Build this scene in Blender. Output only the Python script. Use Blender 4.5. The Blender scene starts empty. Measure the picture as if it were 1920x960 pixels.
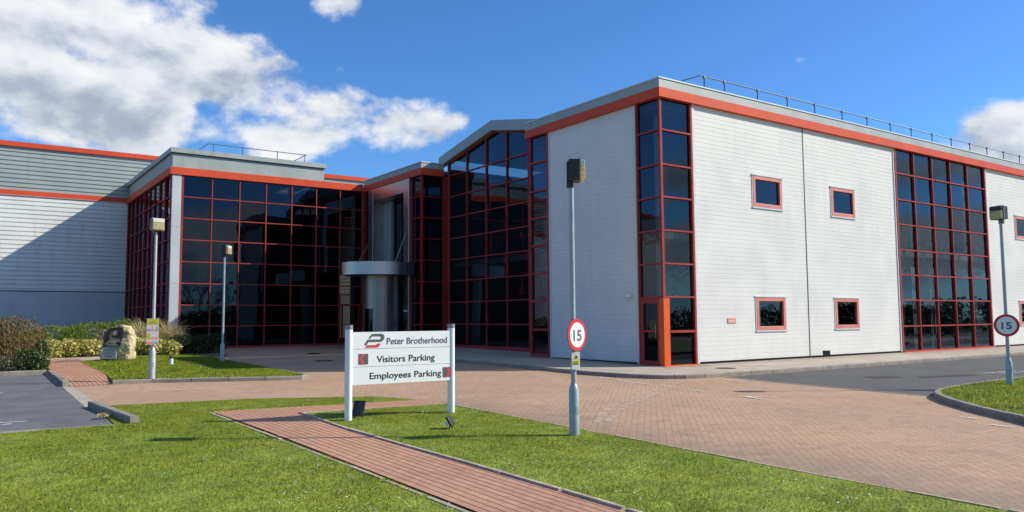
import bpy, bmesh, math, random
import numpy as np
from mathutils import Vector, Matrix
from mathutils import noise as mnoise
random.seed(7); rng = np.random.default_rng(11)
S = bpy.context.scene
COL = S.collection
R_ = math.radians

# ------------------------------------------------------------------ camera, sky, sun, exposure
cam = bpy.data.cameras.new('camera'); camo = bpy.data.objects.new('camera', cam); COL.objects.link(camo)
S.camera = camo
cam.sensor_width = 36; cam.sensor_fit = 'HORIZONTAL'; cam.lens = 1472.3/1920*36
cam.clip_start = .05; cam.clip_end = 3000
A_, PIT, ROL = .613290813, .0779642, -.0066587
F_ = Vector((0, math.cos(PIT), math.sin(PIT))); r_ = Vector((1, 0, 0)); u_ = r_.cross(F_)
r2 = math.cos(ROL)*r_+math.sin(ROL)*u_; u2 = -math.sin(ROL)*r_+math.cos(ROL)*u_
def tb(d): return Vector((math.cos(A_)*d.x+math.sin(A_)*d.y, -math.sin(A_)*d.x+math.cos(A_)*d.y, d.z))
CR, CU, CF = tb(r2), tb(u2), tb(F_)
M = Matrix((CR, CU, -CF)).transposed().to_4x4(); M.translation = (0, 0, 1.65)
camo.matrix_world = M

SUN = Vector((1, -.62, .787)).normalized()
sl = bpy.data.lights.new('sun', 'SUN'); so = bpy.data.objects.new('sun', sl); COL.objects.link(so)
sl.energy = 5.0; sl.angle = R_(.53); sl.color = (1, .93, .80)
so.rotation_euler = (-SUN).to_track_quat('-Z', 'Y').to_euler()
so.location = (30, -30, 40)
S.view_settings.view_transform = 'Standard'; S.view_settings.look = 'None'
S.view_settings.gamma = 1; S.view_settings.use_curve_mapping = False
S.view_settings.exposure = 0.2
S.cycles.max_bounces = 8; S.cycles.transparent_max_bounces = 12; S.cycles.glossy_bounces = 4
S.cycles.caustics_reflective = False; S.cycles.caustics_refractive = False

class NT:
    """tiny node-expression helper"""
    def __init__(s, tree): s.t = tree; s.n = tree.nodes; s.l = tree.links
    def node(s, ty, **kw):
        n = s.n.new(ty)
        for k, v in kw.items(): setattr(n, k, v)
        return n
    def put(s, sock, v):
        if hasattr(v, 'is_output'): s.l.new(v, sock)
        else: sock.default_value = v
    def m(s, op, a, b=0., c=None, clamp=False):
        n = s.node('ShaderNodeMath', operation=op, use_clamp=clamp)
        s.put(n.inputs[0], a); s.put(n.inputs[1], b)
        if c is not None: s.put(n.inputs[2], c)
        return n.outputs[0]
    def vm(s, op, a, b=(0, 0, 0)):
        n = s.node('ShaderNodeVectorMath', operation=op)
        s.put(n.inputs[0], a)
        if op == 'SCALE': s.put(n.inputs[3], b)
        else: s.put(n.inputs[1], b)
        return n.outputs['Value'] if op in ('DOT_PRODUCT', 'LENGTH') else n.outputs[0]
    def noise(s, vec, scale, detail=4, rough=.5, dist=0., out='Fac'):
        n = s.node('ShaderNodeTexNoise'); s.put(n.inputs['Vector'], vec)
        n.inputs['Scale'].default_value = scale; n.inputs['Detail'].default_value = detail
        n.inputs['Roughness'].default_value = rough; n.inputs['Distortion'].default_value = dist
        return n.outputs[out]
    def ss(s, v, a, b, lo=0., hi=1.):
        n = s.node('ShaderNodeMapRange', interpolation_type='SMOOTHSTEP')
        s.put(n.inputs['Value'], v); s.put(n.inputs['From Min'], a); s.put(n.inputs['From Max'], b)
        s.put(n.inputs['To Min'], lo); s.put(n.inputs['To Max'], hi); return n.outputs[0]
    def mix(s, f, a, b, blend='MIX'):
        n = s.node('ShaderNodeMix', data_type='RGBA', blend_type=blend)
        s.put(n.inputs[0], f); s.put(n.inputs[6], a); s.put(n.inputs[7], b); return n.outputs[2]
    def ramp(s, f, stops):
        n = s.node('ShaderNodeValToRGB'); s.put(n.inputs[0], f); e = n.color_ramp.elements
        while len(e) < len(stops): e.new(.5)
        for i, (p, c) in enumerate(stops): e[i].position = p; e[i].color = (*c, 1)
        return n.outputs[0]

W = bpy.data.worlds.new('World'); S.world = W; W.use_nodes = True
T = NT(W.node_tree); T.n.clear()
out = T.node('ShaderNodeOutputWorld'); bg = T.node('ShaderNodeBackground'); T.l.new(bg.outputs[0], out.inputs[0])
bg.inputs[1].default_value = .075
sky = T.node('ShaderNodeTexSky'); sky.sky_type = 'NISHITA'; sky.sun_disc = False
sky.sun_elevation = math.asin(SUN.z); sky.sun_rotation = math.atan2(SUN.x, SUN.y)
sky.air_density = 1.0; sky.dust_density = .3; sky.ozone_density = 3.0
hs = T.node('ShaderNodeHueSaturation'); hs.inputs['Saturation'].default_value = 1.0; hs.inputs['Value'].default_value = 1.0
T.l.new(T.mix(1., sky.outputs[0], (.76, 1.34, 1.98, 1), 'MULTIPLY'), hs.inputs['Color'])
D = T.node('ShaderNodeTexCoord').outputs['Generated']
sx = T.node('ShaderNodeSeparateXYZ'); T.l.new(D, sx.inputs[0])
az = T.m('ARCTAN2', sx.outputs[1], sx.outputs[0]); el = T.m('ARCSINE', sx.outputs[2])
# cumulus banks, then added fill clouds: (azimuth, elevation, half widths, weight), degrees in the place's own frame
CLOUDS = [(86, 19.0, 8.5, 5.5, 1.15), (79, 16.6, 7.0, 4.0, 1.1), (73.2, 15.3, 6.0, 2.9, 1.0), (68.0, 14.9, 5, 2.0, .8),
          (63.6, 13.9, 5.4, 2.3, 1.0), (84, 13.5, 13, 3.8, .95), (72, 13.2, 9, 2.2, .9), (67.0, 17.2, 2.6, .5, .12),
          (67.4, 22.4, 2.6, 1.9, 1.2), (65.2, 22.3, 2.6, 1.0, .7), (78, 21.6, 2.6, 2.2, .55), (92, 23, 6, 4, .9), (74.5, 23.7, 4, .7, .45),
          (21.0, 10.2, 6.5, 2.5, .95), (16, 9.8, 6, 3.8, .9), (34.0, 17.3, 1.6, .45, .38),
          (-28, 4.4, 30, 2.6, .8), (-25, 9.5, 25, 1.3, .42), (-70, 5.5, 22, 3.0, .85), (-110, 5, 25, 3, .7), (-75, 56, 70, 15, 1.1), (140, 52, 45, 11, 1.0)]  # the high last pair is unseen, added to whiten the blue ambient light
F = None
for a0, e0, sa, se, w in CLOUDS:
    da = T.m('DIVIDE', T.m('SUBTRACT', az, R_(a0)), R_(sa)); de = T.m('DIVIDE', T.m('SUBTRACT', el, R_(e0)), R_(se))
    q = T.m('ADD', T.m('MULTIPLY', da, da), T.m('MULTIPLY', de, de))
    v = T.m('MULTIPLY', T.m('SUBTRACT', 1., q), w)
    F = v if F is None else T.m('MAXIMUM', F, v)
F = T.m('MAXIMUM', F, -1.2)
Dw = T.vm('MULTIPLY', D, (1, 1, 1.5))
n1 = T.noise(Dw, 6.5, 9, .54, .12); 
Dl = T.vm('ADD', Dw, (-.004, -.012, .022))
n2 = T.noise(Dl, 6.5, 9, .54, .12)
nf = T.noise(Dw, 19, 8, .6, .1)
dens = T.m('ADD', F, T.m('ADD', T.m('MULTIPLY', T.m('SUBTRACT', n1, .5), 3.9), T.m('MULTIPLY', T.m('SUBTRACT', nf, .5), 1.3)))
alpha = T.ss(dens, 0., .66)
lit = T.m('ADD', .72, T.m('MULTIPLY', T.m('SUBTRACT', n1, n2), 2.6))
thick = T.ss(dens, .5, 1.9)
lowg = T.ss(el, R_(20), R_(12.5))
lit = T.m('SUBTRACT', lit, T.m('MULTIPLY', T.m('MULTIPLY', thick, lowg), T.ss(az, R_(30), R_(60), .12, .50)))
ccol = T.ramp(lit, [(0.0, (2.9, 3.6, 5.0)), (.4, (5.1, 5.9, 7.2)), (.72, (9.2, 9.6, 10.2)), (1., (11., 11.1, 11.2))])
skyc = T.mix(alpha, hs.outputs[0], ccol)
T.l.new(skyc, bg.inputs[0])

# ------------------------------------------------------------------ helpers
GT = .0095
def gz(v, off=0.): return GT*(v-9)+off

class MB:
    def __init__(s): s.v = []; s.f = []
    def face(s, pts):
        i = len(s.v); s.v += [tuple(p) for p in pts]; s.f.append(tuple(range(i, i+len(pts))))
    def box(s, a, b):
        x0, y0, z0 = a; x1, y1, z1 = b; i = len(s.v)
        s.v += [(x0, y0, z0), (x1, y0, z0), (x1, y1, z0), (x0, y1, z0), (x0, y0, z1), (x1, y0, z1), (x1, y1, z1), (x0, y1, z1)]
        s.f += [tuple(i+k for k in q) for q in ((0, 3, 2, 1), (4, 5, 6, 7), (0, 1, 5, 4), (1, 2, 6, 5), (2, 3, 7, 6), (3, 0, 4, 7))]
        return s
    def obox(s, c, ax, ay, az_, hx, hy, hz):
        c, ax, ay, az_ = map(Vector, (c, ax, ay, az_)); i = len(s.v)
        for dz in (-1, 1):
            for dx, dy in ((-1, -1), (1, -1), (1, 1), (-1, 1)): s.v.append(tuple(c+ax*hx*dx+ay*hy*dy+az_*hz*dz))
        s.f += [tuple(i+k for k in q) for q in ((0, 3, 2, 1), (4, 5, 6, 7), (0, 1, 5, 4), (1, 2, 6, 5), (2, 3, 7, 6), (3, 0, 4, 7))]
        return s
    def prism(s, poly, z0, z1):                 # z0/z1 number or function of (x, y)
        f0 = z0 if callable(z0) else (lambda x, y: z0); f1 = z1 if callable(z1) else (lambda x, y: z1)
        n = len(poly); i = len(s.v)
        s.v += [(x, y, f0(x, y)) for x, y in poly]+[(x, y, f1(x, y)) for x, y in poly]
        s.f.append(tuple(i+k for k in reversed(range(n)))); s.f.append(tuple(i+n+k for k in range(n)))
        for k in range(n): s.f.append((i+k, i+(k+1) % n, i+n+(k+1) % n, i+n+k))
        return s
    def tube(s, pts, rad, n=8, cap=True):
        pts = [Vector(p) for p in pts]; rad = rad if hasattr(rad, '__len__') else [rad]*len(pts); i = len(s.v); L = len(pts)
        for k, p in enumerate(pts):
            d = (pts[min(k+1, L-1)]-pts[max(k-1, 0)]).normalized()
            a = Vector((0, 0, 1)) if abs(d.z) < .9 else Vector((1, 0, 0)); x = d.cross(a).normalized(); y = d.cross(x)
            for j in range(n):
                t = 2*math.pi*j/n; s.v.append(tuple(p+(x*math.cos(t)+y*math.sin(t))*rad[k]))
        for k in range(L-1):
            for j in range(n): s.f.append((i+k*n+j, i+k*n+(j+1) % n, i+(k+1)*n+(j+1) % n, i+(k+1)*n+j))
        if cap: s.f.append(tuple(i+j for j in reversed(range(n)))); s.f.append(tuple(i+(L-1)*n+j for j in range(n)))
        return s
    def lathe(s, c, prof, n=20):
        c = Vector(c); return s.tube([c+Vector((0, 0, z)) for z, r in prof], [r for z, r in prof], n)

def wloc(o):
    v = Vector((0, 0, 0))
    while o: v += o.location; o = o.parent
    return v
def obj(name, mb, mat, parent=None, smooth=False, bevel=0.):
    off = wloc(parent) if parent else Vector((0, 0, 0))
    me = bpy.data.meshes.new(name)
    me.from_pydata([(x-off.x, y-off.y, z-off.z) for x, y, z in mb.v], [], mb.f)
    me.materials.append(mat); o = bpy.data.objects.new(name, me); COL.objects.link(o); o.parent = parent
    if smooth:
        me.shade_smooth()
        try: me.set_sharp_from_angle(angle=R_(40))
        except Exception: pass
    if bevel:
        b = o.modifiers.new('b', 'BEVEL'); b.width = bevel; b.segments = 2; b.limit_method = 'ANGLE'
    me.validate()
    return o
def tag(o, label=None, cat=None, group=None, kind=None):
    for k, v in (('label', label), ('category', cat), ('group', group), ('kind', kind)):
        if v: o[k] = v
    return o
def thing(name, label, cat, loc=(0, 0, 0), group=None):
    o = bpy.data.objects.new(name, None); o.empty_display_size = .3; COL.objects.link(o); o.location = loc
    return tag(o, label, cat, group)
def struct(o): o['kind'] = 'structure'; return o
def fastmesh(name, verts, nper, mat, parent=None):
    """many separate polygons with nper corners each"""
    me = bpy.data.meshes.new(name); verts = np.asarray(verts, dtype=np.float32).reshape(-1, 3)
    if parent: verts = verts-np.array(wloc(parent), dtype=np.float32)
    nv = len(verts); nf_ = nv//nper
    me.vertices.add(nv); me.vertices.foreach_set('co', verts.ravel())
    me.loops.add(nv); me.loops.foreach_set('vertex_index', np.arange(nv, dtype=np.int32))
    me.polygons.add(nf_); me.polygons.foreach_set('loop_start', np.arange(0, nv, nper, dtype=np.int32))
    try: me.polygons.foreach_set('loop_total', np.full(nf_, nper, dtype=np.int32))
    except Exception: pass
    me.update(calc_edges=True); me.materials.append(mat)
    o = bpy.data.objects.new(name, me); COL.objects.link(o); o.parent = parent
    return o

def mat(name, col, rough=.6, metal=0., var=.12, scale=3., fine=0., bump=0., bscale=60., spec=.5, stain=None, streak=0.):
    m = bpy.data.materials.new(name); m.use_nodes = True; t = NT(m.node_tree); p = t.n['Principled BSDF']
    P = t.node('ShaderNodeTexCoord').outputs['Object']
    geo = t.node('ShaderNodeNewGeometry').outputs['Position']
    f = t.noise(geo, scale, 5, .6); c = (*col, 1)
    lo = tuple(x*(1-var) for x in col)+(1,); hi = tuple(min(1, x*(1+var)) for x in col)+(1,)
    cc = t.mix(t.ss(f, .3, .7), lo, hi)
    if fine:
        g = t.noise(geo, bscale, 3, .7)
        cc = t.mix(t.ss(g, .3, .7), cc, t.mix(1., cc, (1+fine, 1+fine, 1+fine, 1), 'MULTIPLY'))
        cc = t.mix(t.ss(g, .6, .35), cc, t.mix(1., cc, (1-fine, 1-fine, 1-fine, 1), 'MULTIPLY'))
    if streak:                                   # vertical rain dirt
        sv = t.vm('MULTIPLY', geo, (1.6, 1.6, .12)); g = t.noise(sv, 2.2, 6, .65)
        cc = t.mix(t.ss(g, .5, .78, 0, streak), cc, (col[0]*.45, col[1]*.44, col[2]*.42, 1))
    if stain:
        g = t.noise(geo, stain[1], 6, .65); cc = t.mix(t.ss(g, stain[2], stain[2]+.12), cc, (*stain[0], 1))
    t.l.new(cc, p.inputs['Base Color']); p.inputs['Roughness'].default_value = rough; p.inputs['Metallic'].default_value = metal
    p.inputs['Specular IOR Level'].default_value = spec
    t.put(p.inputs['Roughness'], t.ss(f, .2, .8, max(.03, rough-.08), min(1, rough+.08)))
    if bump:
        b = t.node('ShaderNodeBump'); b.inputs['Strength'].default_value = bump; b.inputs['Distance'].default_value = .02
        t.l.new(t.noise(geo, bscale, 4, .6), b.inputs['Height']); t.l.new(b.outputs[0], p.inputs['Normal'])
    return m

def leafmat(name, stops, rough=.6, trans=.25, patch=0., up=0.):
    m = bpy.data.materials.new(name); m.use_nodes = True; t = NT(m.node_tree); p = t.n['Principled BSDF']
    g = t.node('ShaderNodeNewGeometry')
    c = t.ramp(g.outputs['Random Per Island'], stops)
    if patch:
        n = t.noise(g.outputs['Position'], .9, 4, .6); c = t.mix(t.ss(n, .38, .68, 0, patch), c, t.mix(1., c, (1.3, 1.08, .85, 1), 'MULTIPLY'))
        n = t.noise(g.outputs['Position'], 2.7, 3, .6); c = t.mix(t.ss(n, .45, .7, 0, patch), c, t.mix(1., c, (.62, .72, .6, 1), 'MULTIPLY'))
    t.l.new(c, p.inputs['Base Color']); p.inputs['Roughness'].default_value = rough; p.inputs['Specular IOR Level'].default_value = .12
    if up:                                       # short turf: many crossing blades shade like one rough level surface
        nn_ = t.vm('NORMALIZE', t.vm('ADD', t.vm('SCALE', g.outputs['Normal'], 1-up), (0, 0, up))); t.l.new(nn_, p.inputs['Normal'])
    if trans:
        tr = t.node('ShaderNodeBsdfTranslucent'); t.l.new(c, tr.inputs[0]); mx = t.node('ShaderNodeMixShader'); mx.inputs[0].default_value = trans
        t.l.new(p.outputs[0], mx.inputs[1]); t.l.new(tr.outputs[0], mx.inputs[2]); t.l.new(mx.outputs[0], t.n['Material Output'].inputs[0])
    return m

def glassmat(name, tint, ior, refl, wave=.02, wscale=1.2):
    m = bpy.data.materials.new(name); m.use_nodes = True; t = NT(m.node_tree); t.n.remove(t.n['Principled BSDF'])
    geo = t.node('ShaderNodeNewGeometry').outputs['Position']
    tr = t.node('ShaderNodeBsdfTransparent'); tr.inputs[0].default_value = (*tint, 1)
    gl = t.node('ShaderNodeBsdfGlossy'); gl.inputs[0].default_value = (*refl, 1); gl.inputs['Roughness'].default_value = .004
    b = t.node('ShaderNodeBump'); b.inputs['Strength'].default_value = wave; b.inputs['Distance'].default_value = .1
    t.l.new(t.noise(geo, wscale, 2, .5, .6), b.inputs['Height']); t.l.new(b.outputs[0], gl.inputs['Normal'])
    gn = t.node('ShaderNodeNewGeometry'); f0 = ((ior-1)/(ior+1))**2      # Schlick reflectance, the same from both sides
    cosn = t.m('ABSOLUTE', t.vm('DOT_PRODUCT', gn.outputs['Incoming'], gn.outputs['Normal']))
    fr = t.m('MULTIPLY_ADD', t.m('POWER', t.m('SUBTRACT', 1., cosn), 5.), 1-f0, f0, True)
    mx = t.node('ShaderNodeMixShader'); t.l.new(fr, mx.inputs[0]); t.l.new(tr.outputs[0], mx.inputs[1]); t.l.new(gl.outputs[0], mx.inputs[2])
    t.l.new(mx.outputs[0], t.n['Material Output'].inputs[0])
    return m

def brickmat(name, c1, c2, mort, bw, bh, rot, msize, stains=True, bump=.3, offset=.5, lines=0, edge=False, herring=0.):
    m = bpy.data.materials.new(name); m.use_nodes = True; t = NT(m.node_tree); p = t.n['Principled BSDF']
    geo = t.node('ShaderNodeNewGeometry').outputs['Position']
    mp = t.node('ShaderNodeMapping'); t.l.new(geo, mp.inputs[0]); mp.inputs['Rotation'].default_value = (0, 0, rot)
    wob = t.noise(geo, 1.3, 2, .5, out='Color')
    vec = t.vm('ADD', mp.outputs[0], t.vm('SCALE', wob, .02))
    br = t.node('ShaderNodeTexBrick'); t.l.new(vec, br.inputs['Vector']); br.offset = offset
    br.inputs['Color1'].default_value = (*c1, 1); br.inputs['Color2'].default_value = (*c2, 1); br.inputs['Mortar'].default_value = (*mort, 1)
    br.inputs['Scale'].default_value = 1; br.inputs['Mortar Size'].default_value = msize; br.inputs['Mortar Smooth'].default_value = .3
    br.inputs['Brick Width'].default_value = bw; br.inputs['Row Height'].default_value = bh; br.inputs['Bias'].default_value = 0
    c = br.outputs[0]; jt = br.outputs['Fac']
    if herring:                                 # two-to-one blocks laid in herringbone
        sv = t.node('ShaderNodeSeparateXYZ'); t.l.new(t.vm('SCALE', vec, 1/herring), sv.inputs[0]); X, Y = sv.outputs[0], sv.outputs[1]
        I, J = t.m('FLOOR', X), t.m('FLOOR', Y); fx, fy = t.m('SUBTRACT', X, I), t.m('SUBTRACT', Y, J)
        k = t.m('FLOORED_MODULO', t.m('SUBTRACT', I, J), 4.)
        is_ = lambda n: t.m('COMPARE', k, float(n), .5)
        k0, k1, k2, k3 = is_(0), is_(1), is_(2), is_(3)
        dist = t.m('MINIMUM', t.m('MINIMUM', t.m('ADD', fx, k1), t.m('ADD', t.m('SUBTRACT', 1., fx), k0)), t.m('MINIMUM', t.m('ADD', fy, k2), t.m('ADD', t.m('SUBTRACT', 1., fy), k3)))
        jt = t.ss(dist, .085, .02)
        cv = t.node('ShaderNodeCombineXYZ'); t.l.new(t.m('SUBTRACT', I, k1), cv.inputs[0]); t.l.new(t.m('SUBTRACT', J, k2), cv.inputs[1])
        wn = t.node('ShaderNodeTexWhiteNoise', noise_dimensions='2D'); t.l.new(cv.outputs[0], wn.inputs['Vector'])
        c = t.ramp(wn.outputs['Value'], [(0, tuple(q*.92 for q in c2)), (.3, tuple(a_*.6+b_*.4 for a_, b_ in zip(c2, c1))), (.7, tuple(a_*.35+b_*.65 for a_, b_ in zip(c2, c1))), (1, c1)])
        c = t.mix(jt, c, (*mort, 1))
    f = t.noise(geo, .45, 5, .6); c = t.mix(t.ss(f, .35, .7, 0, .55), c, t.mix(1., c, (1.22, 1.24, 1.27, 1), 'MULTIPLY'))
    f = t.noise(geo, 1.7, 6, .7); c = t.mix(t.ss(f, .52, .74, 0, .5), c, t.mix(1., c, (.66, .66, .68, 1), 'MULTIPLY'))
    f = t.noise(geo, .9, 7, .72, .4); c = t.mix(t.ss(f, .60, .70, 0, .35), c, (c2[0]*.55, c2[1]*.6, c2[2]*.6, 1))
    f = t.noise(geo, .23, 3, .6); c = t.mix(t.ss(f, .4, .65, 0, .3), c, t.mix(1., c, (1.12, 1.05, .9, 1), 'MULTIPLY'))
    f = t.noise(geo, 55, 3, .7); c = t.mix(t.ss(f, .3, .75, 0, .4), c, t.mix(1., c, (.72, .72, .74, 1), 'MULTIPLY'))
    if edge:                                    # silt and moss on the blocks next to the sign lawn
        sx_ = t.node('ShaderNodeSeparateXYZ'); t.l.new(geo, sx_.inputs[0])
        e_ = t.ss(t.m('ADD', sx_.outputs[0], t.m('MULTIPLY', t.noise(geo, 1.1, 5, .65), -2.2)), 8.1, 6.3, 0, .5)
        e_ = t.m('MULTIPLY', e_, t.ss(sx_.outputs[1], 14.5, 12.5))
        c = t.mix(e_, c, (.17, .135, .105, 1))
    if lines:                                   # wide open joints along the path
        sp = t.node('ShaderNodeSeparateXYZ'); t.l.new(vec, sp.inputs[0])
        q = t.m('ABSOLUTE', t.m('SUBTRACT', t.m('FRACT', t.m('DIVIDE', sp.outputs[1], lines)), .5))
        c = t.mix(t.ss(q, .40, .46), c, (.06, .038, .03, 1))
    t.l.new(c, p.inputs['Base Color']); p.inputs['Roughness'].default_value = .85; p.inputs['Specular IOR Level'].default_value = .3
    b = t.node('ShaderNodeBump'); b.inputs['Strength'].default_value = bump; b.inputs['Distance'].default_value = .006
    t.l.new(t.m('SUBTRACT', t.m('MULTIPLY', f, .4), jt), b.inputs['Height']); t.l.new(b.outputs[0], p.inputs['Normal'])
    return m

M_ = {}
M_['white'] = mat('white_cladding', (.69, .68, .635), .5, var=.04, scale=.8, streak=.16, spec=.3)
M_['ware_white'] = mat('warehouse_white_cladding', (.74, .75, .72), .5, var=.05, scale=.5, streak=.3)
M_['ware_grey'] = mat('warehouse_grey_cladding', (.335, .375, .355), .5, var=.06, scale=.5, streak=.3)
M_['plinth'] = mat('plinth_panel', (.50, .53, .54), .5, var=.05, scale=.6, streak=.25)
M_['grey'] = mat('grey_parapet', (.335, .37, .345), .5, var=.08, scale=.9, streak=.3)
M_['pale'] = mat('pale_trim', (.58, .61, .61), .45, var=.06)
M_['seam'] = mat('dark_joint', (.05, .05, .05), .7)
M_['red'] = mat('red_fascia', (.62, .082, .034), .5, var=.06, scale=1.2, streak=.1, spec=.15)
M_['coral'] = mat('faded_red_frame', (.34, .055, .05), .5, var=.14, scale=2, spec=.1)
M_['winred'] = mat('faded_coral_window_frame', (.60, .19, .15), .5, var=.1, scale=3)
M_['orange'] = mat('orange_red_door', (.68, .11, .03), .5, var=.05, spec=.15)
M_['deepred'] = mat('deep_red_frame', (.33, .03, .024), .5, var=.1, scale=2, spec=.12)
M_['glass'] = glassmat('tinted_glass', (.34, .38, .40), 1.64, (.58, .78, 1.0), .03)
M_['glass_dark'] = glassmat('dark_tinted_glass', (.10, .10, .105), 1.52, (.55, .76, 1.0), .025)
M_['glass_wavy'] = glassmat('rippled_tinted_glass', (.40, .44, .46), 1.70, (.7, .88, 1.0), .06, 2.6)
M_['interior'] = mat('interior_wall', (.16, .155, .15), .9)
M_['slab'] = mat('interior_floor', (.2, .19, .18), .9)
M_['blind'] = mat('vertical_blind', (.78, .80, .76), .8)
M_['roof'] = mat('roof_felt', (.2, .21, .21), .9)
M_['steel'] = mat('brushed_steel', (.30, .275, .24), .34, .75, var=.06, scale=1.5)
M_['steel2'] = mat('satin_steel', (.50, .485, .46), .36, 1., var=.08, scale=2.5)
M_['galv'] = mat('galvanised_steel', (.33, .38, .41), .5, .3, var=.1, scale=9)
M_['whitepole'] = mat('pale_grey_pole', (.44, .46, .48), .45, .2, var=.08, scale=7)
M_['rail'] = mat('railing_grey', (.12, .15, .17), .5, .4)
M_['black'] = mat('black_plastic', (.018, .018, .019), .45)
M_['lens'] = mat('prismatic_lens', (.74, .66, .36), .25, var=.25, scale=30, spec=.8)
def shine(m, k):
    t = NT(m.node_tree); p = t.n['Principled BSDF']; tr = t.node('ShaderNodeBsdfTranslucent'); src = p.inputs['Base Color'].links[0].from_socket
    t.l.new(src, tr.inputs[0]); mx = t.node('ShaderNodeMixShader'); mx.inputs[0].default_value = k
    t.l.new(p.outputs[0], mx.inputs[1]); t.l.new(tr.outputs[0], mx.inputs[2]); t.l.new(mx.outputs[0], t.n['Material Output'].inputs[0])
shine(M_['lens'], .55)
M_['clearlens'] = mat('clear_visor', (.62, .62, .55), .15, var=.1, scale=30)
M_['signwhite'] = mat('sign_white', (.78, .80, .81), .35, var=.02)
M_['signgrey'] = mat('sign_grey', (.085, .10, .11), .5, var=.03)
M_['numeral'] = mat('numeral_grey', (.10, .135, .165), .5, var=.03)
M_['signred'] = mat('sign_red', (.55, .028, .035), .4, var=.03)
M_['chevred'] = mat('chevron_red', (.62, .045, .06), .5, var=.03)
M_['text'] = mat('dark_lettering', (.022, .026, .03), .5, var=.03)
M_['textgrey'] = mat('grey_lettering', (.10, .115, .125), .5, var=.03)
M_['capgrey'] = mat('grey_cap', (.2, .21, .22), .6)
M_['yellow'] = mat('yellow_sign', (.72, .62, .02), .5, var=.04)
M_['olive'] = mat('faded_yellow_sign', (.40, .37, .03), .55, var=.1, scale=20)
M_['blue'] = mat('faded_blue', (.14, .22, .36), .6)
M_['palered'] = mat('faded_red', (.6, .17, .12), .6)
M_['notice'] = mat('faded_notice', (.46, .46, .45), .6, var=.06, scale=20)
M_['kerb'] = mat('kerb_concrete', (.25, .22, .18), .9, var=.2, scale=2.5, fine=.25, bump=.3, bscale=70)
M_['pave'] = mat('paving_concrete', (.40, .345, .275), .9, var=.12, scale=1.2, fine=.15, bscale=60, stain=((.25, .21, .17), 1.1, .6))
M_['gravel'] = mat('pebbles', (.36, .30, .23), .9, var=.25, scale=16, fine=.5, bump=.8, bscale=45)
M_['asph'] = mat('asphalt', (.078, .078, .078), .9, var=.16, scale=.9, fine=.3, bump=.35, bscale=110, stain=((.07, .07, .07), .8, .62))
M_['asph2'] = mat('worn_asphalt', (.125, .126, .127), .9, var=.2, scale=1.1, fine=.35, bump=.4, bscale=90, stain=((.075, .075, .08), .7, .6))
M_['soil'] = mat('lawn_soil', (.24, .30, .04), 1., var=.3, scale=3, fine=.4, bscale=40)
M_['ground'] = mat('ground_earth', (.14, .13, .09), 1., var=.2, scale=.3)
M_['stone'] = mat('sandstone', (.50, .40, .24), .9, var=.28, scale=4, fine=.25, bump=.8, bscale=16, stain=((.23, .17, .10), 3.5, .56))
M_['stonedark'] = mat('weathered_shaded_stone', (.16, .14, .11), .95, var=.3, scale=6, fine=.3, bump=.6, bscale=20)
M_['plaque'] = mat('slate_plaque', (.30, .32, .32), .5, var=.06, scale=8)
M_['manhole'] = mat('cast_iron_cover', (.06, .055, .05), .7, .3, fine=.3, bscale=60)
M_['bark'] = mat('bark', (.12, .09, .065), .95, var=.2, scale=8)
M_['brick'] = brickmat('brick_pavers', (.465, .31, .20), (.41, .268, .175), (.25, .168, .115), .2, .1, R_(45), .006, edge=True, herring=.1)
M_['path'] = brickmat('path_pavers', (.50, .27, .175), (.43, .225, .145), (.30, .165, .112), .2, .1, R_(90), .006, bump=.5, lines=.1)
def paintmat():
    m = bpy.data.materials.new('worn_road_paint'); m.use_nodes = True; t = NT(m.node_tree); p = t.n['Principled BSDF']
    geo = t.node('ShaderNodeNewGeometry').outputs['Position']; p.inputs['Base Color'].default_value = (.66, .63, .58, 1); p.inputs['Roughness'].default_value = .85
    tr = t.node('ShaderNodeBsdfTransparent'); mx = t.node('ShaderNodeMixShader')
    t.l.new(t.ss(t.noise(geo, 14, 5, .7), .40, .56), mx.inputs[0]); t.l.new(tr.outputs[0], mx.inputs[1]); t.l.new(p.outputs[0], mx.inputs[2])
    t.l.new(mx.outputs[0], t.n['Material Output'].inputs[0]); return m
M_['paint'] = paintmat()

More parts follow.
